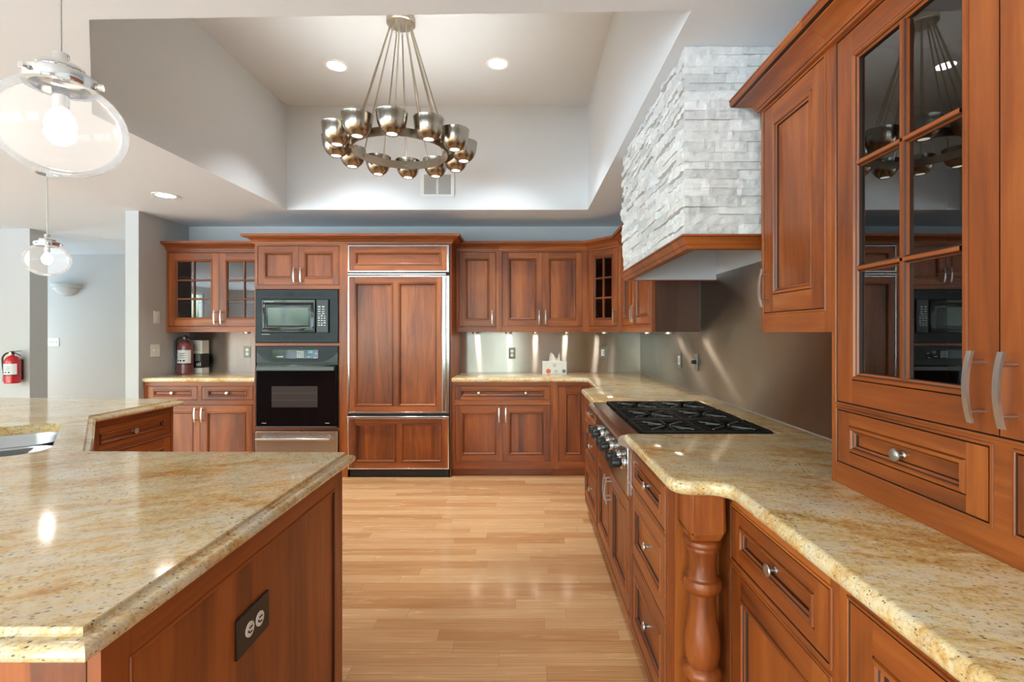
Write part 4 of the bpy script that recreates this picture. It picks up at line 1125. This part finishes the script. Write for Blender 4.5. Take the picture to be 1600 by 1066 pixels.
# ------------------------------------------------------------------ fire extinguishers
def extinguisher(label, loc, rz, body, R=.058, Hb=.30, stand=True, strap=False):
    t = thing('fire_extinguisher', label, 'fire extinguisher', loc, rz)
    MB().lathe([(0, 0), (R * .92, 0), (R, .008), (R, Hb - .065), (R * .96, Hb - .045), (R * .8, Hb - .02), (R * .5, Hb - .002), (.016, Hb + .006), (.016, Hb + .02), (0, Hb + .02)], 36).build('cylinder_body', body, t)
    n = 14; a0, a1 = math.radians(-165), math.radians(-15); z0, z1 = Hb * .33, Hb * .72; vs = []
    for z in (z0, z1): vs += [((R + .0008) * math.cos(a0 + (a1 - a0) * i / n), (R + .0008) * math.sin(a0 + (a1 - a0) * i / n), z) for i in range(n + 1)]
    lb = MB().add(vs, [(i, i + 1, n + 2 + i, n + 1 + i) for i in range(n)]).build('paper_label', 'label_paper', t)
    mb = MB()
    def patch(u0, u1, w0, w1):
        A = [a0 + (a1 - a0) * (u0 + (u1 - u0) * i / 4) for i in range(5)]; zA, zB = z0 + (z1 - z0) * w0, z0 + (z1 - z0) * w1
        vs = [((R + .0016) * math.cos(a), (R + .0016) * math.sin(a), z) for z in (zA, zB) for a in A]; mb.add(vs, [(i, i + 1, 6 + i, 5 + i) for i in range(4)])
    for i in range(3): patch(.27, .33, .72 - i * .16, .80 - i * .16); patch(.42, .74, .74 - i * .16, .765 - i * .16); patch(.42, .66, .70 - i * .16, .72 - i * .16)
    for i in range(3): patch(.28 + i * .16, .38 + i * .16, .14, .26)
    mb.build('print', 'mark_black', lb)
    MB().lathe([(R + .001, Hb * .29), (R + .004, Hb * .292), (R + .004, Hb * .315), (R + .001, Hb * .317)], 36).build('strap_band', 'black_plastic', t)
    vz = Hb + .02
    mb = MB().lathe([(.02, vz - .002), (.02, vz + .018), (.014, vz + .022), (0, vz + .022)], 18)
    mb.obox((.035, 0, vz + .028), (.052, 0, .004), (0, .009, 0), (0, 0, .004)); mb.obox((.045, 0, vz + .002), (.04, 0, -.018), (0, .008, 0), (0, 0, .0035)); mb.obox((-.012, 0, vz + .022), (.018, 0, .004), (0, .009, 0), (0, 0, .006))
    mb.build('valve_handle', 'black_plastic', t)
    hs = [(-.018, 0, vz + .01), (-.05, -.01, vz + .008), (-R - .022, -.012, vz - .03), (-R - .026, -.012, Hb * .75), (-R - .015, -.012, Hb * .45), (-R - .008, -.012, Hb * .28)]
    pts = []
    for i in range(len(hs) - 1):
        for k in range(5):
            p = [Vector(hs[max(0, min(len(hs) - 1, i + j))]) for j in (-1, 0, 1, 2)]; s_ = k / 5
            pts.append(.5 * ((2 * p[1]) + (p[2] - p[0]) * s_ + (2 * p[0] - 5 * p[1] + 4 * p[2] - p[3]) * s_ ** 2 + (3 * p[1] - p[0] - 3 * p[2] + p[3]) * s_ ** 3))
    pts.append(Vector(hs[-1])); MB().tube(pts, .0085, 10).build('hose', 'black_plastic', t)
    MB().tube([hs[-1], (-R - .007, -.012, Hb * .08)], [.010, .014], 12).build('nozzle', 'black_plastic', t)
    MB().lathe([(0, .0), (.012, .0), (.012, .006), (0, .007)], 16, Matrix.Translation((0, -.019, vz + .008)) @ Matrix.Rotation(PI / 2, 4, 'X')).build('pressure_gauge', 'nickel', t)
    if strap: MB().obox((-.018, -.01, vz - .004), (.012, 0, .010), (0, .004, 0), (-.006, 0, .012)).build('inspection_tag', 'yellow_tag', t)
    if not stand: MB().box(-.02, .02, R, R + .03, .03, Hb - .04).build('wall_bracket', 'black_plastic', t)
    return t
extinguisher('dull red fire extinguisher standing on the granite counter left of the oven', (-3.425, 5.02, CZ), 0, 'maroon_paint', .068, .335)
extinguisher('bright red fire extinguisher hung on the white wall', (-5.375, 5.32 - .096, .80), 0, 'red_paint', .066, .285, False, True)

# ------------------------------------------------------------------ carton and tissue box
bx = thing('cardboard_carton', 'black and white product carton behind the counter fire extinguisher', 'box', (-3.375, 5.15, CZ), -.08)
MB().box(-.088, .072, -.05, .05, 0, .335).build('carton_body', 'carton_white', bx, bevel=.0015)
MB().box(-.089, .073, -.051, .051, .055, .20).build('black_band', 'carton_black', bx)
mb = MB()
for i in range(5): mb.box(-.02 + .008 * (i % 2), .055, -.0512, -.0502, .315 - i * .02, .319 - i * .02)
mb.build('print', 'mark_black', bx)
mb = MB()
for i in range(6): mb.box(.0, .055, -.0518, -.0511, .19 - i * .012, .193 - i * .012)
for i in range(3): mb.box(.012 + i * .018, .022 + i * .018, -.0518, -.0511, .075, .10 + .006 * i)
mb.build('band_print', 'carton_white', bx)
tb = thing('tissue_box', 'white tissue box with coloured dots on the back counter', 'tissue box', (.285, 5.05, CZ), 0)
MB().box(-.12, .12, -.06, .06, 0, .125).build('box_body', 'tissue_box', tb, bevel=.002)
def disc(x, z, r, mat, nm='dot'):
    MB().lathe([(0, .0008), (r, .0008), (r, 0)], 24, Matrix.Translation((x, -.0602, z)) @ Matrix.Rotation(PI / 2, 4, 'X')).build(nm, mat, tb)
disc(-.062, .030, .024, 'tissue_red'); disc(.094, .030, .019, 'tissue_blue'); disc(.0, .090, .020, 'tissue_grey'); disc(.014, .028, .018, 'tissue_grey')
mb = MB(); N = 14; K = 5; vs = []
for j in range(K + 1):
    for i in range(N + 1):
        u = i / N; w = j / K
        xx = -.055 + .115 * u + .018 * w * (.7 - u); zz = .122 + w * (.062 + .030 * math.sin(u * 5.5 + .8) + .022 * (u > .85)); yy = .012 * math.sin(u * 9) * (.4 + w) + .01 * math.sin(w * 3)
        vs.append((xx, yy, zz))
mb.add(vs, [(j * (N + 1) + i, j * (N + 1) + i + 1, (j + 1) * (N + 1) + i + 1, (j + 1) * (N + 1) + i) for j in range(K) for i in range(N)])
ts = mb.build('tissue', 'tissue_paper', tb); so = ts.modifiers.new('thickness', 'SOLIDIFY'); so.thickness = .002
